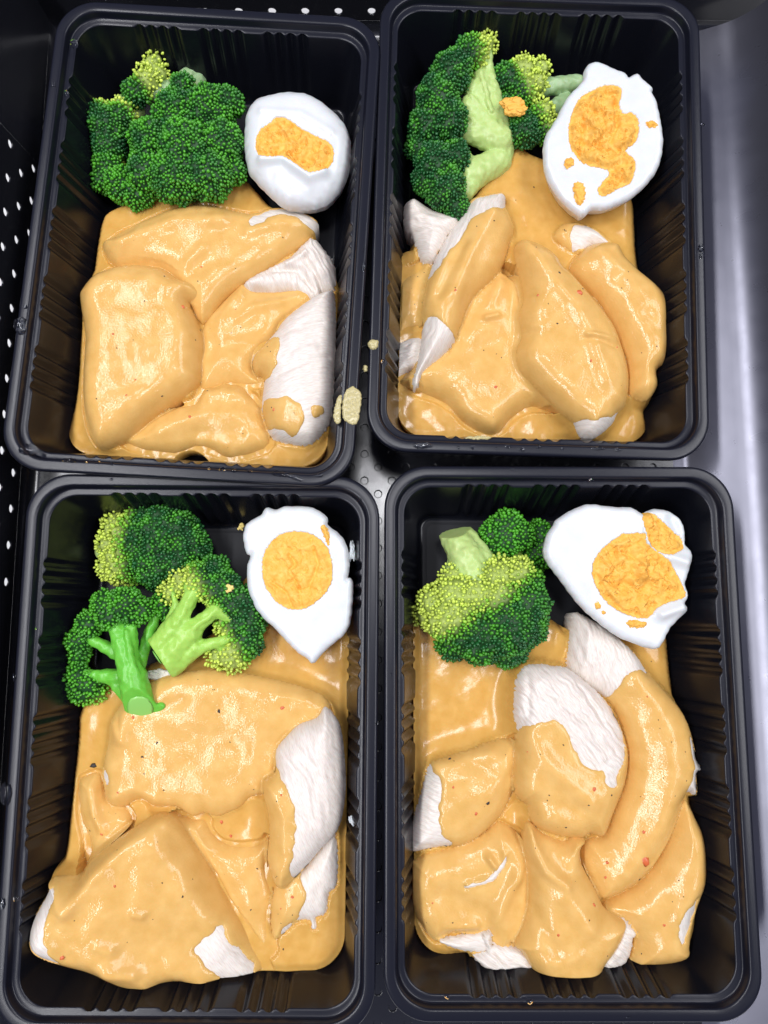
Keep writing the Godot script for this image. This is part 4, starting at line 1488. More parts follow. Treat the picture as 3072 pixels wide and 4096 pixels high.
func fill_lower_left() -> void:
	serve([
		{"f": 7, "label": "low sauced chicken strip by the left wall, lower left tray", "e": 13.0, "r": 6.0, "w": 5.0, "seed": 21,
			"o": [330, 340, 360, 310, 420, 300, 450, 400, 530, 440, 560, 500, 480, 580, 395, 665, 372, 560, 340, 480],
			"ridge": [[1.8, 2.4, 390, 370, 400, 470, 440, 540]]},
		{"f": 7, "label": "sloping sauced slice left of the white fillet, lower left tray", "e": 12.0, "r": 7.0, "w": 6.0, "seed": 22, "flecks": 7,
			"o": [735, 470, 800, 480, 860, 478, 885, 540, 930, 578, 1000, 592, 1080, 585, 1125, 560, 1115, 680, 1140, 790, 1125, 900, 1140, 1010, 1080, 1020, 1000, 920, 900, 720, 800, 570],
			"ridge": [[1.3, 1.6, 875, 520, 930, 575, 1000, 590, 1100, 568], [1.0, 1.4, 780, 500, 850, 610, 890, 690], [1.2, 2.0, 1090, 560, 1085, 640]]},
		{"f": 7, "label": "lower white chicken slice with sauced left edge under the fillet, lower left tray", "e": 18.0, "r": 5.0, "w": 5.0, "seed": 23, "fib": 1.2, "torn": 0.4,
			"o": [1180, 740, 1260, 700, 1330, 620, 1392, 560, 1400, 760, 1365, 800, 1352, 885, 1310, 905, 1312, 950, 1292, 950, 1285, 915, 1230, 922, 1140, 996, 1124, 870, 1140, 780],
			"bare": [[1272, 800, 1250, 740, 1260, 690, 1330, 610, 1400, 540, 1420, 760, 1375, 805, 1360, 900, 1320, 970, 1280, 960, 1230, 925, 1190, 960, 1150, 1000, 1180, 950, 1240, 900]]},
		{"f": 7, "label": "wide flat sauced chicken slice below the green broccoli stem, lower left tray", "e": 17.0, "r": 6.0, "w": 6.0, "seed": 24, "flecks": 12, "lump": 0.6,
			"marks": [[910, 44, 0.8, 0], [655, 176, 0.6, 0], [594, 234, 0.6, 0], [602, 302, 0.4, 0], [682, 372, 0.4, 0], [1172, 32, 0.9, 1]], "o": [450, 180, 465, 80, 520, 0, 600, -60, 720, -110, 900, -125, 1100, -95, 1300, -40, 1370, 20, 1330, 80, 1230, 120, 1165, 180, 1145, 290, 1105, 330, 1095, 385, 1040, 400, 1000, 440, 960, 460, 900, 482, 850, 466, 800, 480, 730, 440, 650, 440, 600, 410, 560, 415, 520, 440, 460, 432, 436, 380, 426, 290],
			"bare": [[424, 285, 436, 290, 446, 345, 432, 350]],
			"ridge": [[1.8, 3.0, 470, 100, 510, 160, 520, 60], [-1.5, 6.0, 800, 150, 1000, 200], [1.4, 3.5, 470, 400, 560, 370, 640, 410], [1.2, 3.0, 1160, -20, 1260, -10], [-1.0, 3.0, 600, 60, 760, 0]]},
		{"f": 7, "label": "smooth white chicken fillet with curved grain by the right wall, lower left tray", "e": 22.0, "r": 9.0, "w": 6.0, "seed": 25, "fib": 1.15, "fiber": 0.30, "flecks": 4,
			"o": [1335, 40, 1350, 28, 1374, 50, 1412, 110, 1430, 250, 1432, 400, 1402, 540, 1330, 620, 1260, 705, 1215, 745, 1180, 780, 1140, 760, 1110, 660, 1118, 560, 1112, 470, 1092, 390, 1095, 330, 1143, 295, 1143, 210, 1190, 150, 1240, 100, 1315, 72],
			"bare": [[1340, 10, 1400, 40, 1450, 250, 1450, 400, 1415, 560, 1330, 640, 1260, 715, 1215, 750, 1208, 700, 1220, 600, 1232, 500, 1222, 430, 1190, 350, 1150, 300, 1130, 260, 1143, 200, 1190, 140, 1240, 90, 1320, 62]],
			"ridge": [[1.6, 5.0, 1340, 100, 1340, 300, 1300, 520], [0.9, 2.0, 1120, 360, 1180, 480, 1180, 620], [0.25, 0.8, 1180, 180, 1300, 300, 1340, 520], [0.25, 0.8, 1220, 140, 1340, 260, 1370, 460], [-0.25, 0.7, 1200, 160, 1320, 280, 1355, 490], [-0.25, 0.7, 1170, 220, 1270, 330, 1310, 540]]},
		{"f": 7, "label": "big sauced chicken mound with two white ends at the front, lower left tray", "e": 16.0, "r": 13.0, "w": 8.0, "lean": [-0.22, 0.0], "seed": 26, "flecks": 9, "fib": 0.9, "lump": 0.9,
			"marks": [[768, 800, 0.5, 0], [308, 1013, 0.9, 1]], "o": [590, 505, 630, 480, 680, 465, 735, 480, 770, 515, 800, 570, 880, 700, 960, 830, 1010, 900, 1112, 1050, 1110, 1120, 1060, 1152, 985, 1168, 940, 1165, 880, 1205, 825, 1200, 760, 1160, 690, 1165, 640, 1198, 540, 1190, 400, 1130, 240, 1082, 150, 1042, 126, 975, 155, 880, 205, 790, 212, 742, 270, 726, 340, 722, 380, 660, 480, 580],
			"bare": [[200, 790, 232, 802, 205, 900, 205, 1000, 240, 1090, 140, 1060, 100, 975, 150, 860], [815, 1015, 870, 970, 920, 925, 960, 990, 1030, 1060, 1062, 1095, 1040, 1140, 990, 1180, 960, 1166, 890, 1110, 840, 1060]],
			"ridge": [[2.6, 3.0, 690, 480, 780, 570, 900, 740, 1000, 930], [2.0, 3.0, 690, 490, 560, 560, 430, 690, 330, 820], [-2.0, 6.0, 560, 1010, 680, 1020, 820, 960], [1.6, 2.0, 590, 850, 615, 860], [1.4, 2.5, 450, 970, 500, 990], [1.8, 3.0, 480, 1090, 580, 1100], [1.0, 3.0, 920, 900, 1010, 1010], [-1.5, 4.0, 280, 900, 330, 1000]]},
	], {"pool": true, "f": 7, "label": "orange sauce pool reaching up the front wall, lower left tray", "e": 14.0, "r": 0.4, "w": 2.0, "lump": 0.9, "torn": 0.2, "gz": 0.05, "ridge": [[-7.0, 5.0, 960, 510, 1060, 480]], "flecks": 14,
		"marks": [[393, 270, 1.3, 0], [1180, 1015, 0.4, 0]], "o": [318, 30, 440, -90, 620, -150, 900, -300, 980, -480, 1040, -520, 1120, -420, 1300, -330, 1500, -380, 1500, 600, 1500, 900, 1490, 1130, 1450, 1180, 1380, 1195, 1320, 1208, 1240, 1214, 1160, 1208, 1080, 1205, 1010, 1168, 940, 1130, 700, 1130, 400, 1090, 240, 730, 258, 600, 270, 500, 288, 300, 302, 150]})
	egg("clean egg half with round cracked yolk facing up, lower left tray", 5, 1235, 480, 33.0, Vector3(-0.05, 1, 0.06),
		[1098, 205, 1112, 192, 1142, 204, 1180, 190, 1240, 188, 1295, 195, 1352, 232, 1350, 262, 1400, 300, 1432, 350, 1442, 430, 1434, 488, 1456, 495, 1452, 620, 1430, 700, 1350, 768, 1302, 824, 1282, 812, 1236, 780, 1150, 690, 1080, 620, 1040, 540, 1030, 450, 1047, 378, 1030, 375, 1016, 320, 1028, 258, 1086, 224], 15.0,
		[[1088, 430, 1100, 370, 1140, 315, 1200, 288, 1260, 290, 1315, 310, 1360, 360, 1378, 440, 1368, 510, 1320, 570, 1265, 604, 1200, 606, 1140, 570, 1100, 510]],
		{"rough": 0.85, "puff": 0.7, "ridge": [[-1.5, 0.8, 1200, 385, 1225, 420, 1200, 450, 1240, 520], [-1.1, 0.7, 1130, 500, 1190, 540, 1210, 600], [-1.1, 0.7, 1290, 320, 1320, 420, 1280, 520], [-0.9, 0.6, 1240, 520, 1250, 600], [0.7, 1.0, 1300, 330, 1350, 420]], "smears": [[1330, 265, 1350, 262, 1368, 300, 1362, 350, 1345, 310]]})
	floret("round dark broccoli head with yellow cut side at the back, lower left tray", [
		[5, 690, 300, 16, 15], [5, 760, 350, 15, 12.5], [5, 650, 410, 15, 13], [5, 560, 320, 15, 12], [5, 520, 420, 13, 9.5], [5, 730, 430, 13, 11], [5, 470, 330, 13, 7], [5, 460, 430, 11, 6], [5, 600, 240, 14, 9], [5, 480, 260, 13, 6]],
		Vector3(1.0, 0.25, 0.02), -0.22, [[430, 370, 8, 4, 560, 370, 10, 9]], "stem_pale")
	floret("vivid green broccoli with thick cut stem pointing down, lower left tray", [
		[5, 440, 590, 26, 6.5], [5, 520, 590, 28, 7.5], [5, 590, 615, 26, 5], [5, 460, 640, 27, 6], [5, 375, 670, 23, 6.2], [5, 330, 740, 20, 5.8], [5, 545, 645, 26, 4], [5, 660, 590, 20, 4.6], [5, 690, 615, 19, 3.6], [5, 320, 880, 17, 5.2], [5, 365, 920, 17, 5.4], [5, 305, 935, 15, 5], [5, 405, 955, 14, 4], [5, 330, 800, 17, 4.6], [5, 350, 955, 15, 5]],
		Vector3(-0.4, 0.45, -0.75), -0.80, [[602, 1110, 24, 6.9, 550, 890, 25, 6.2], [550, 890, 25, 5.8, 505, 740, 26, 4.4], [505, 740, 26, 4.0, 470, 650, 27, 3.6], [540, 830, 25, 4.0, 540, 690, 27, 3.0], [495, 890, 20, 3.6, 350, 880, 18, 2.2], [500, 800, 22, 3.2, 385, 735, 22, 2.4], [385, 735, 22, 2.4, 350, 700, 22, 2.6], [570, 850, 18, 3.4, 650, 630, 20, 2.2], [535, 980, 22, 2.8, 455, 905, 20, 1.6], [600, 1050, 23, 3.5, 668, 1012, 22, 1.8], [560, 900, 29, 1.6, 525, 700, 30, 1.2], [535, 920, 28, 1.6, 490, 740, 29, 1.2]], "stem_green", 0.8, {"cuts": [[582, 1020, 24, 0.10, 0.80, 0.60]], "pith": [[582, 1020, 24, 0.10, 0.80, 0.60, 5.4, 7.2]]})
	floret("pale stemmed broccoli floret cut open, in the middle of the lower left tray", [
		[5, 830, 490, 26, 8], [5, 760, 500, 24, 5.6], [5, 710, 540, 22, 4.6], [5, 920, 530, 25, 9.5], [5, 990, 590, 24, 9], [5, 1030, 660, 22, 8], [5, 1020, 750, 21, 7.5], [5, 960, 800, 21, 7], [5, 900, 800, 21, 4.5], [5, 890, 450, 21, 7], [5, 970, 680, 22, 7.5]],
		Vector3(0.85, -0.1, -0.5), 0.0, [[650, 775, 24, 5.6, 735, 670, 28, 5.0], [690, 820, 24, 6.4, 785, 705, 27, 5.6], [715, 845, 23, 4.6, 810, 770, 26, 3.8], [735, 670, 28, 4.0, 800, 540, 30, 3.2], [800, 545, 30, 3.0, 775, 490, 29, 2.0], [800, 540, 30, 2.8, 845, 500, 29, 2.0], [800, 560, 30, 2.4, 815, 480, 29, 1.8], [785, 705, 27, 4.0, 895, 610, 29, 2.9], [895, 615, 29, 2.6, 915, 550, 28, 1.8], [895, 615, 29, 2.6, 955, 650, 27, 2.0], [890, 620, 29, 2.2, 950, 590, 28, 1.6], [810, 770, 26, 3.2, 920, 740, 26, 2.2], [920, 740, 26, 2.0, 970, 720, 25, 1.7], [900, 745, 25, 2.0, 930, 790, 24, 1.6], [672, 720, 25, 2.4, 730, 590, 26, 1.5], [730, 590, 26, 1.5, 715, 520, 25, 1.2], [750, 640, 31, 1.2, 790, 560, 32, 0.9], [780, 700, 31, 1.2, 870, 640, 31, 0.9], [760, 720, 31, 1.2, 720, 780, 30, 1.2]], "stem_light", 0.0, {"cuts": [[655, 805, 25, -0.75, 0.25, 0.55]], "pith": [[652, 808, 25, -0.75, 0.25, 0.55, 5.2, 3.6]]})
	crumb("yolk_crumb", "pale yolk crumb resting on the cut open broccoli, lower left tray", "egg yolk", 5, 953, 520, 34.0, Vector3(2.3, 1.6, 2.2), "yolk_pale", 8)
	crumb("yolk_crumb", "small yolk crumb between the broccoli and egg, lower left tray", "egg yolk", 5, 1052, 540, 26.0, Vector3(1.6, 1.3, 1.5), "yolk", 9)
	crumb("yolk_crumb", "dull yolk crumb on the black back wall, lower left tray", "egg yolk", 5, 998, 268, 8.0, Vector3(1.9, 1.3, 2.1), "yolk_pale", 10)
	crumb("egg_white_scrap", "white egg scrap stuck on the right wall beside the egg, lower left tray", "egg white", 5, 1460, 370, 30.0, Vector3(1.8, 3.0, 5.6), "egg_white", 11)
	crumb("chicken_scrap", "tiny white chicken scrap low on the right wall, lower left tray", "chicken", 7, 1461, 508, 28.0, Vector3(1.2, 1.6, 3.2), "egg_white", 12, 0.4)
	crumb("chicken_scrap", "greyish scrap peeking from under the green broccoli stem, lower left tray", "chicken", 5, 680, 890, 16.0, Vector3(9.0, 3.0, 4.0), "meat", 13, -0.2)


func fill_lower_right() -> void:
	serve([
		{"f": 8, "label": "low sauced slice with a white curl at the left front, lower right tray", "e": 16.0, "r": 7.0, "w": 8.0, "seed": 31, "fib": 0.2, "flecks": 5,
			"o": [330, 620, 440, 570, 500, 520, 535, 512, 620, 580, 645, 700, 645, 850, 610, 980, 560, 1052, 500, 1050, 475, 960, 440, 985, 330, 975, 250, 1012, 200, 950, 165, 880, 160, 680],
			"ridge": [[1.8, 1.4, 545, 640, 535, 690, 490, 745, 390, 775], [2.6, 1.6, 480, 660, 500, 690], [2.2, 4.0, 500, 560, 590, 620, 610, 740], [-2.5, 5.0, 300, 820, 400, 880, 450, 900], [2.2, 3.0, 480, 990, 560, 800, 620, 700], [1.4, 2.2, 330, 965, 430, 950]],
			"bare": [[545, 632, 552, 650, 535, 700, 490, 750, 390, 782, 385, 772, 480, 738, 525, 695]]},
		{"f": 8, "label": "white chicken sliver under the low slice at the left front, lower right tray", "e": 20.0, "r": 4.0, "w": 3.0, "seed": 32, "white": true, "torn": 0.5, "fib": 0.1, "fiber": 0.4, "sm": 2,
			"o": [262, 1018, 330, 1008, 430, 985, 490, 975, 492, 1000, 470, 1062, 400, 1064, 350, 1055]},
		{"f": 8, "label": "sauced chicken slice against the right wall low at front, lower right tray", "e": 11.0, "r": 8.0, "w": 7.0, "lean": [0.17, 0.0], "seed": 33, "fib": 1.3,
			"o": [1290, 430, 1325, 450, 1350, 500, 1376, 560, 1392, 650, 1392, 770, 1362, 860, 1335, 960, 1325, 1040, 1325, 1075, 1290, 1100, 1180, 1118, 1070, 1125, 1090, 1000, 1040, 920, 985, 885, 960, 850, 1100, 780, 1200, 660],
			"bare": [[1362, 840, 1345, 930, 1300, 1020, 1282, 1015, 1278, 960, 1268, 940, 1300, 900]],
			"ridge": [[1.2, 4.0, 1330, 560, 1330, 720, 1250, 880]]},
		{"f": 8, "label": "sauced chicken slice with white left end by the left wall, lower right tray", "e": 17.0, "r": 8.0, "w": 6.0, "seed": 34, "fib": 0.2, "fiber": 0.5, "torn": 0.4,
			"marks": [[318, 254, 0.7, 0], [472, 430, 0.8, 0], [335, 262, 0.4, 0]], "o": [222, 290, 240, 258, 300, 235, 400, 205, 480, 175, 580, 160, 600, 240, 590, 330, 560, 430, 500, 520, 400, 600, 330, 615, 240, 625, 150, 640, 144, 575, 180, 440],
			"bare": [[215, 270, 245, 300, 268, 330, 275, 400, 268, 470, 282, 560, 335, 618, 240, 640, 130, 660, 120, 560, 180, 420]],
			"ridge": [[1.6, 3.0, 260, 270, 360, 250, 480, 220], [-1.0, 4.0, 400, 260, 500, 300], [1.2, 4.0, 340, 440, 480, 380, 570, 260]]},
		{"f": 8, "label": "long crescent chicken slice with white top end under the broken egg, lower right tray", "e": 15.0, "r": 8.5, "w": 6.0, "lean": [0.12, 0.0], "seed": 35, "fib": 1.35, "fiber": 0.65, "torn": 0.35, "flecks": 10,
			"marks": [[1120, 660, 1.9, 1], [1107, 748, 0.7, 0], [1115, 540, 0.8, 1], [965, 738, 0.6, 1]], "o": [832, -350, 845, -368, 872, -362, 960, -312, 1040, -252, 1100, -192, 1150, -118, 1220, -40, 1300, 60, 1340, 170, 1352, 240, 1376, 292, 1355, 312, 1356, 402, 1312, 392, 1270, 500, 1220, 620, 1150, 720, 1080, 785, 958, 836, 915, 780, 870, 680, 885, 590, 960, 570, 1005, 480, 1060, 330, 1060, 200, 1020, 60, 960, -20, 870, -70, 808, -135, 818, -250],
			"bare": [[800, -120, 815, -260, 830, -380, 880, -372, 1050, -262, 1110, -200, 1160, -112, 1090, -132, 1045, -105, 1020, -50, 990, -15, 930, 0, 850, -50], [1338, 160, 1390, 292, 1370, 320, 1370, 420, 1325, 395, 1350, 285]],
			"ridge": [[1.6, 5.0, 1080, -100, 1190, 80, 1230, 280, 1180, 500, 1050, 700], [0.5, 1.0, 900, -340, 880, -150], [-0.5, 1.0, 940, -320, 930, -120], [0.6, 1.2, 1000, -260, 970, -80], [0.7, 1.2, 1290, 440, 1240, 560, 1160, 690]]},
		{"f": 8, "label": "ragged white chicken shreds on the right of the front slice, lower right tray", "e": 21.0, "r": 5.0, "w": 3.0, "seed": 36, "white": true, "torn": 0.8, "fiber": 0.7, "sm": 2, "fib": 0.7, "lump": 1.6,
			"o": [1040, 915, 1075, 950, 1108, 990, 1090, 1010, 1085, 1060, 1062, 1112, 1010, 1145, 975, 1158, 940, 1140, 960, 1060, 1000, 980]},
		{"f": 8, "label": "ragged white chicken clump at the front below the sauced slices, lower right tray", "e": 20.0, "r": 6.0, "w": 3.5, "seed": 37, "white": true, "torn": 0.9, "fiber": 0.8, "sm": 2, "fib": 0.5, "lump": 1.8,
			"o": [440, 990, 490, 975, 500, 1030, 580, 1035, 640, 1060, 730, 1165, 640, 1182, 580, 1205, 530, 1200, 500, 1182, 440, 1172, 438, 1110, 412, 1078, 470, 1060]},
		{"f": 8, "label": "pointed sauced chicken slice in the front middle, lower right tray", "e": 22.0, "r": 9.0, "w": 6.0, "seed": 38, "flecks": 6,
			"o": [628, 525, 636, 510, 665, 518, 700, 558, 790, 594, 830, 570, 872, 574, 884, 596, 862, 622, 870, 690, 930, 800, 970, 880, 1052, 932, 1050, 985, 1015, 1055, 960, 1130, 972, 1165, 940, 1190, 880, 1226, 800, 1218, 700, 1180, 620, 1065, 588, 1030, 625, 950, 650, 850, 642, 720, 622, 600],
			"ridge": [[2.2, 2.6, 645, 525, 660, 620, 720, 720, 800, 770], [1.6, 3.0, 870, 590, 860, 680], [-1.6, 4.0, 730, 640, 790, 690], [1.4, 4.0, 800, 820, 900, 960], [-1.0, 3.0, 680, 900, 760, 1060], [0.8, 2.5, 720, 1100, 860, 1070]]},
		{"f": 8, "label": "thick chicken slice with white crumbly top in the middle, lower right tray", "e": 22.0, "r": 10.0, "w": 6.5, "seed": 39, "fib": 0.95, "fiber": 0.85, "torn": 0.4, "flecks": 7,
			"marks": [[727, 420, 0.45, 0], [918, 372, 0.9, 1], [805, 535, 0.5, 0], [994, 400, 0.5, 0]], "o": [584, 60, 588, -20, 600, -100, 650, -150, 760, -144, 830, -124, 960, -14, 1020, 78, 1052, 160, 1066, 240, 1052, 350, 1002, 480, 962, 572, 905, 560, 870, 580, 780, 572, 700, 545, 655, 510, 640, 440, 600, 410, 578, 300, 596, 130],
			"bare": [[570, 60, 585, -40, 595, -110, 650, -165, 765, -160, 835, -138, 975, -20, 1030, 80, 1056, 180, 1048, 250, 1020, 320, 1018, 366, 968, 340, 955, 292, 912, 290, 868, 258, 832, 205, 808, 130, 780, 95, 705, 84, 640, 105, 612, 128, 590, 120]],
			"ridge": [[1.6, 4.0, 640, 160, 760, 300, 900, 420], [-0.8, 3.0, 680, 420, 860, 460], [-1.0, 0.9, 860, -60, 930, 40, 960, 90], [1.0, 2.0, 620, -80, 610, 60], [0.9, 1.6, 700, -80, 840, 60, 960, 240], [-0.8, 1.2, 650, -120, 650, 60]]},
	], {"pool": true, "f": 8, "label": "orange sauce pool spreading from the big floret to front, lower right tray", "e": 13.0, "r": 0.4, "w": 2.0, "lump": 0.9, "torn": 0.2, "gz": 0.045, "flecks": 12,
		"o": [100, -360, 300, -330, 560, -330, 700, -352, 770, -335, 830, -285, 900, -290, 1050, -340, 1230, -330, 1252, -290, 1262, -180, 1276, -50, 1285, 60, 1330, 260, 1400, 600, 1395, 760, 1335, 1030, 1322, 1070, 1280, 1100, 1210, 1118, 1120, 1118, 1060, 1126, 990, 1150, 970, 1180, 940, 1205, 880, 1226, 800, 1216, 690, 1180, 560, 1110, 420, 1098, 300, 1106, 205, 1096, 150, 1050, 110, 900, 100, 200]})
	egg("broken egg half with torn second yolk piece behind, lower right tray", 6, 1010, 470, 34.0, Vector3(0.05, 1, 0.08),
		[728, 325, 760, 270, 780, 240, 850, 200, 905, 184, 1010, 195, 1080, 198, 1130, 225, 1150, 212, 1200, 204, 1262, 225, 1297, 270, 1308, 350, 1330, 392, 1312, 470, 1300, 515, 1314, 560, 1296, 596, 1307, 622, 1240, 695, 1194, 776, 1140, 772, 1040, 735, 960, 680, 870, 600, 780, 480, 724, 400], 16.0,
		[[1030, 312, 1070, 300, 1138, 303, 1140, 340, 1225, 402, 1272, 470, 1300, 520, 1313, 565, 1255, 585, 1190, 612, 1150, 657, 1060, 640, 970, 580, 920, 480, 940, 390], [1132, 222, 1165, 212, 1195, 232, 1262, 290, 1302, 325, 1307, 362, 1240, 388, 1180, 362, 1146, 318]],
		{"rough": 1.6, "puff": 0.8, "ridge": [[1.8, 1.6, 1150, 225, 1142, 300, 1150, 345], [-1.8, 3.0, 1260, 240, 1310, 340], [1.6, 2.0, 1130, 370, 1130, 470], [1.4, 1.4, 1130, 480, 1210, 490], [2.6, 2.5, 1210, 640, 1290, 610], [2.2, 2.5, 1250, 400, 1310, 420], [-1.3, 0.9, 940, 480, 980, 560, 1050, 630], [-1.2, 0.9, 1000, 380, 1080, 390, 1120, 440], [1.8, 2.4, 1110, 430, 1120, 480], [-1.6, 3.0, 1050, 520, 1130, 560]], "smears": [[1060, 675, 1090, 664, 1148, 676, 1135, 696, 1080, 697], [925, 596, 945, 590, 952, 612, 935, 618], [955, 630, 975, 628, 972, 644]]})
	floret("big broccoli floret with pale stem up and yellow cut buds, lower right tray", [
		[6, 560, 690, 24, 14], [6, 440, 730, 22, 13], [6, 630, 600, 24, 11.5], [6, 650, 690, 20, 8.5], [6, 330, 760, 17, 8], [6, 560, 780, 18, 9.5], [6, 420, 560, 26, 9], [6, 330, 560, 24, 9], [6, 250, 590, 21, 7.5], [6, 320, 660, 24, 11], [6, 520, 480, 27, 8], [6, 600, 470, 26, 7], [6, 520, 580, 28, 10], [6, 330, 480, 23, 5], [6, 220, 640, 17, 5.5], [6, 660, 500, 22, 5]],
		Vector3(0.55, -0.22, 0.8), -0.06, [[330, 300, 17, 6.8, 385, 400, 21, 7.6], [385, 400, 21, 7.8, 440, 540, 21, 9.5], [370, 290, 16, 4.4, 460, 410, 20, 5.0], [450, 400, 20, 4, 500, 450, 21, 4.6], [350, 430, 18, 5, 320, 520, 18, 6]], "stem_pale", 0.0, {"cuts": [[330, 298, 18, -0.25, 0.35, -0.9]]})
	floret("small green broccoli sprig standing behind the big floret, lower right tray", [[6, 555, 270, 16, 8], [6, 500, 300, 14, 6.5], [6, 610, 310, 15, 6.5], [6, 550, 330, 17, 7.5], [6, 520, 360, 16, 5]],
		Vector3(-0.05, 0.9, -0.2), -0.9, [[590, 420, 10, 4.4, 570, 330, 14, 3.6]], "stem_light", 0.9)
	floret("dim little broccoli piece tucked between sprig and egg, lower right tray", [[6, 690, 310, 7, 7], [6, 700, 380, 6, 8], [6, 660, 400, 6, 6]],
		Vector3(0.1, 0.9, 0.1), -0.9, [], "stem_light", 1.0)


func ellipse(x: float, y: float, rx: float, ry: float, turn := 0.0) -> Array:
	var out := []
	for k in 10:
		var a := TAU * k / 10.0
		var q := Vector2(cos(a) * rx, sin(a) * ry).rotated(turn) * rng.randf_range(0.9, 1.1)
		out.append(x + q.x)
		out.append(y + q.y)
	return out


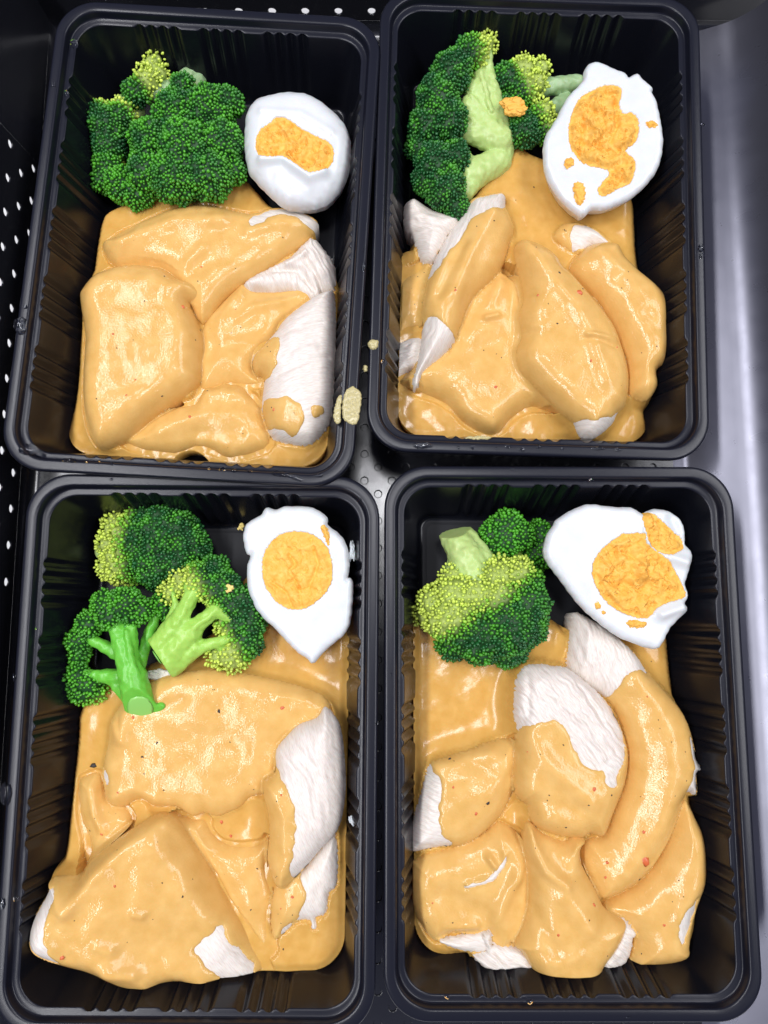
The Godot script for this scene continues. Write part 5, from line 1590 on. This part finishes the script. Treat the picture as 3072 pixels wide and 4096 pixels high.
func droplets(trays: Array) -> void:
	# on the rims: frame, x, y, half width, half height in that frame
	var sets := [
		[[3, 78, 545, 29, 37], [3, 97, 463, 12, 9], [3, 112, 1078, 46, 24], [3, 300, 1126, 31, 11], [3, 375, 1130, 6, 5], [3, 430, 1128, 6, 5], [3, 485, 1140, 8, 7], [3, 905, 1158, 8, 8], [3, 960, 1163, 17, 8], [3, 1012, 1170, 12, 10], [3, 1080, 1172, 9, 8], [3, 1380, 1192, 18, 8], [1, 229, 366, 11, 13], [1, 322, 190, 17, 20], [1, 287, 405, 12, 15], [3, 1572, 290, 9, 24], [3, 1568, 215, 6, 8]],
		[[4, 290, 975, 40, 13], [4, 430, 984, 6, 6], [4, 487, 980, 11, 10], [4, 580, 986, 6, 5], [4, 627, 979, 11, 9], [4, 682, 990, 13, 8], [4, 748, 979, 10, 9], [4, 842, 986, 6, 5], [4, 985, 986, 28, 8], [4, 1062, 991, 14, 7], [4, 1393, 192, 13, 16], [4, 1392, 222, 7, 13], [2, 1398, 497, 9, 8], [4, 130, 640, 6, 8]],
		[[7, 26, 388, 26, 48], [7, 68, 825, 13, 12], [7, 10, 845, 13, 25], [5, 60, 890, 9, 18], [5, 1490, 155, 9, 9], [5, 148, 690, 6, 6], [7, 1565, 98, 6, 6], [5, 463, 70, 7, 5]],
		[[6, 910, 73, 11, 6], [6, 68, 893, 6, 7], [8, 305, 1253, 14, 9], [8, 655, 1275, 14, 9], [8, 1070, 1340, 7, 6], [6, 580, 30, 8, 4]],
	]
	var special := {"78,545": "big round water drop on the left rim of the upper left tray", "112,1078": "wide flat water drop on the lower left corner of the upper left tray", "26,388": "large oval water drop on the left rim of the lower left tray", "290,975": "long water drop on the front rim of the upper right tray"}
	var place := ["upper left", "upper right", "lower left", "lower right"]
	var ordinal := ["first", "second", "third", "fourth", "fifth", "sixth", "seventh", "eighth", "ninth", "tenth", "eleventh", "twelfth"]
	for k in 4:
		tf = trays[k]
		var sides := {"left": [], "right": [], "front": [], "back": []}
		for d in sets[k]:
			var q := hit(d[0], d[1], d[2], level(42.0))
			var side := "front"
			if absf(q.x) / TRAY_W > absf(q.y) / TRAY_L:
				side = "left" if q.x < 0.0 else "right"
			elif q.y < 0.0:
				side = "back"
			sides[side].append([q.x if side in ["front", "back"] else q.y, d])
		for side: String in sides:
			var row: Array = sides[side]
			row.sort_custom(func(a, b): return a[0] < b[0])
			for n in row.size():
				var d: Array = row[n][1]
				var key := "%d,%d" % [d[1], d[2]]
				var size := "tiny" if d[3] < 9 else "small"
				var words := "%s water droplet on the %s rim of the %s tray, %s from the %s" % [size, side, place[k], ordinal[n], "left" if side in ["front", "back"] else "back"]
				dab("water_droplet", special.get(key, words), "water droplet", d[0], ellipse(d[1] + (12 if k == 0 and d[0] == 3 and d[1] < 130 else 0), d[2], d[3], d[4]), level(42.06), clampf(minf(d[3], d[4]) * 0.075, 0.35, 1.7), "water", "water droplets on the tray rims")
	tf = trays[0]
	dab("water_droplet", "long curved water trail on the front rim of the upper left tray", "water droplet", 3, [1175, 1178, 1200, 1168, 1250, 1180, 1290, 1195, 1308, 1210, 1290, 1216, 1250, 1200, 1210, 1195, 1182, 1190], level(42.06), 0.8, "water", "water droplets on the tray rims")
	dab("sauce_smear", "crumbly yellow sauce smear across the right rim of the upper left tray", "sauce", 3, [1486, 845, 1502, 816, 1528, 806, 1556, 828, 1562, 860, 1556, 905, 1545, 960, 1522, 972, 1500, 960, 1482, 945, 1478, 905], level(42.0), 0.7, "smear")
	dab("sauce_smear", "watery smear on the inner edge of the right rim, upper left tray", "sauce", 3, [1450, 880, 1465, 845, 1478, 850, 1472, 910, 1470, 960, 1450, 965, 1440, 930], level(41.0), 0.7, "smear")
	tf = trays[1]
	dab("sauce_smear", "small pale sauce drop on the left rim of the upper right tray", "sauce", 3, ellipse(1614, 624, 24, 24), level(42.0), 1.3, "smear")
	dab("sauce_smear", "tiny pale sauce speck below the drop on the left rim, upper right tray", "sauce", 3, ellipse(1577, 728, 11, 16), level(41.0), 0.8, "smear")
	dab("sauce_smear", "pale sauce fleck at the inner front rim of the upper right tray", "sauce", 4, ellipse(510, 944, 55, 8), level(37.8), 0.7, "smear")
	tf = trays[2]
	var margin := Transform3D(Basis(Vector3(0.986, 0.168, 0).normalized(), Vector3(-0.168, 0.986, 0), Vector3(0, 0, 1)), Vector3(0.165, 0.0016, 0))
	for d in [[4, 1466, 142, 7, 6, 0.0, "round water bead on the side strip near the upper right tray's egg"], [4, 1435, 135, 4, 4, 0.0, "tiny water speck left of the round bead on the side strip"], [4, 1512, 590, 15, 26, 0.2, "short water patch at the outer edge of the side strip"], [4, 1455, 900, 7, 95, -0.05, "longest water streak, running along the side strip by the tray corner"], [4, 1430, 835, 24, 6, -0.5, "slanted water dash above the long streak on the side strip"], [4, 1470, 955, 14, 50, 0.1, "water streak right beside the lower end of the long streak"], [4, 1545, 1105, 34, 9, -0.4, "bright slanted water dash at the outer edge, lowest on the side strip"], [4, 1425, 1000, 40, 6, -0.2, "water line at the gap between the two right trays"], [4, 1442, 690, 26, 5, -0.3, "thin water dash beside the middle of the upper right tray"]]:
		dab("water_streak", d[6], "water streak", d[0], ellipse(d[1], d[2], d[3], d[4], d[5]), margin, 0.45, "water", "water streaks on the basket strip")
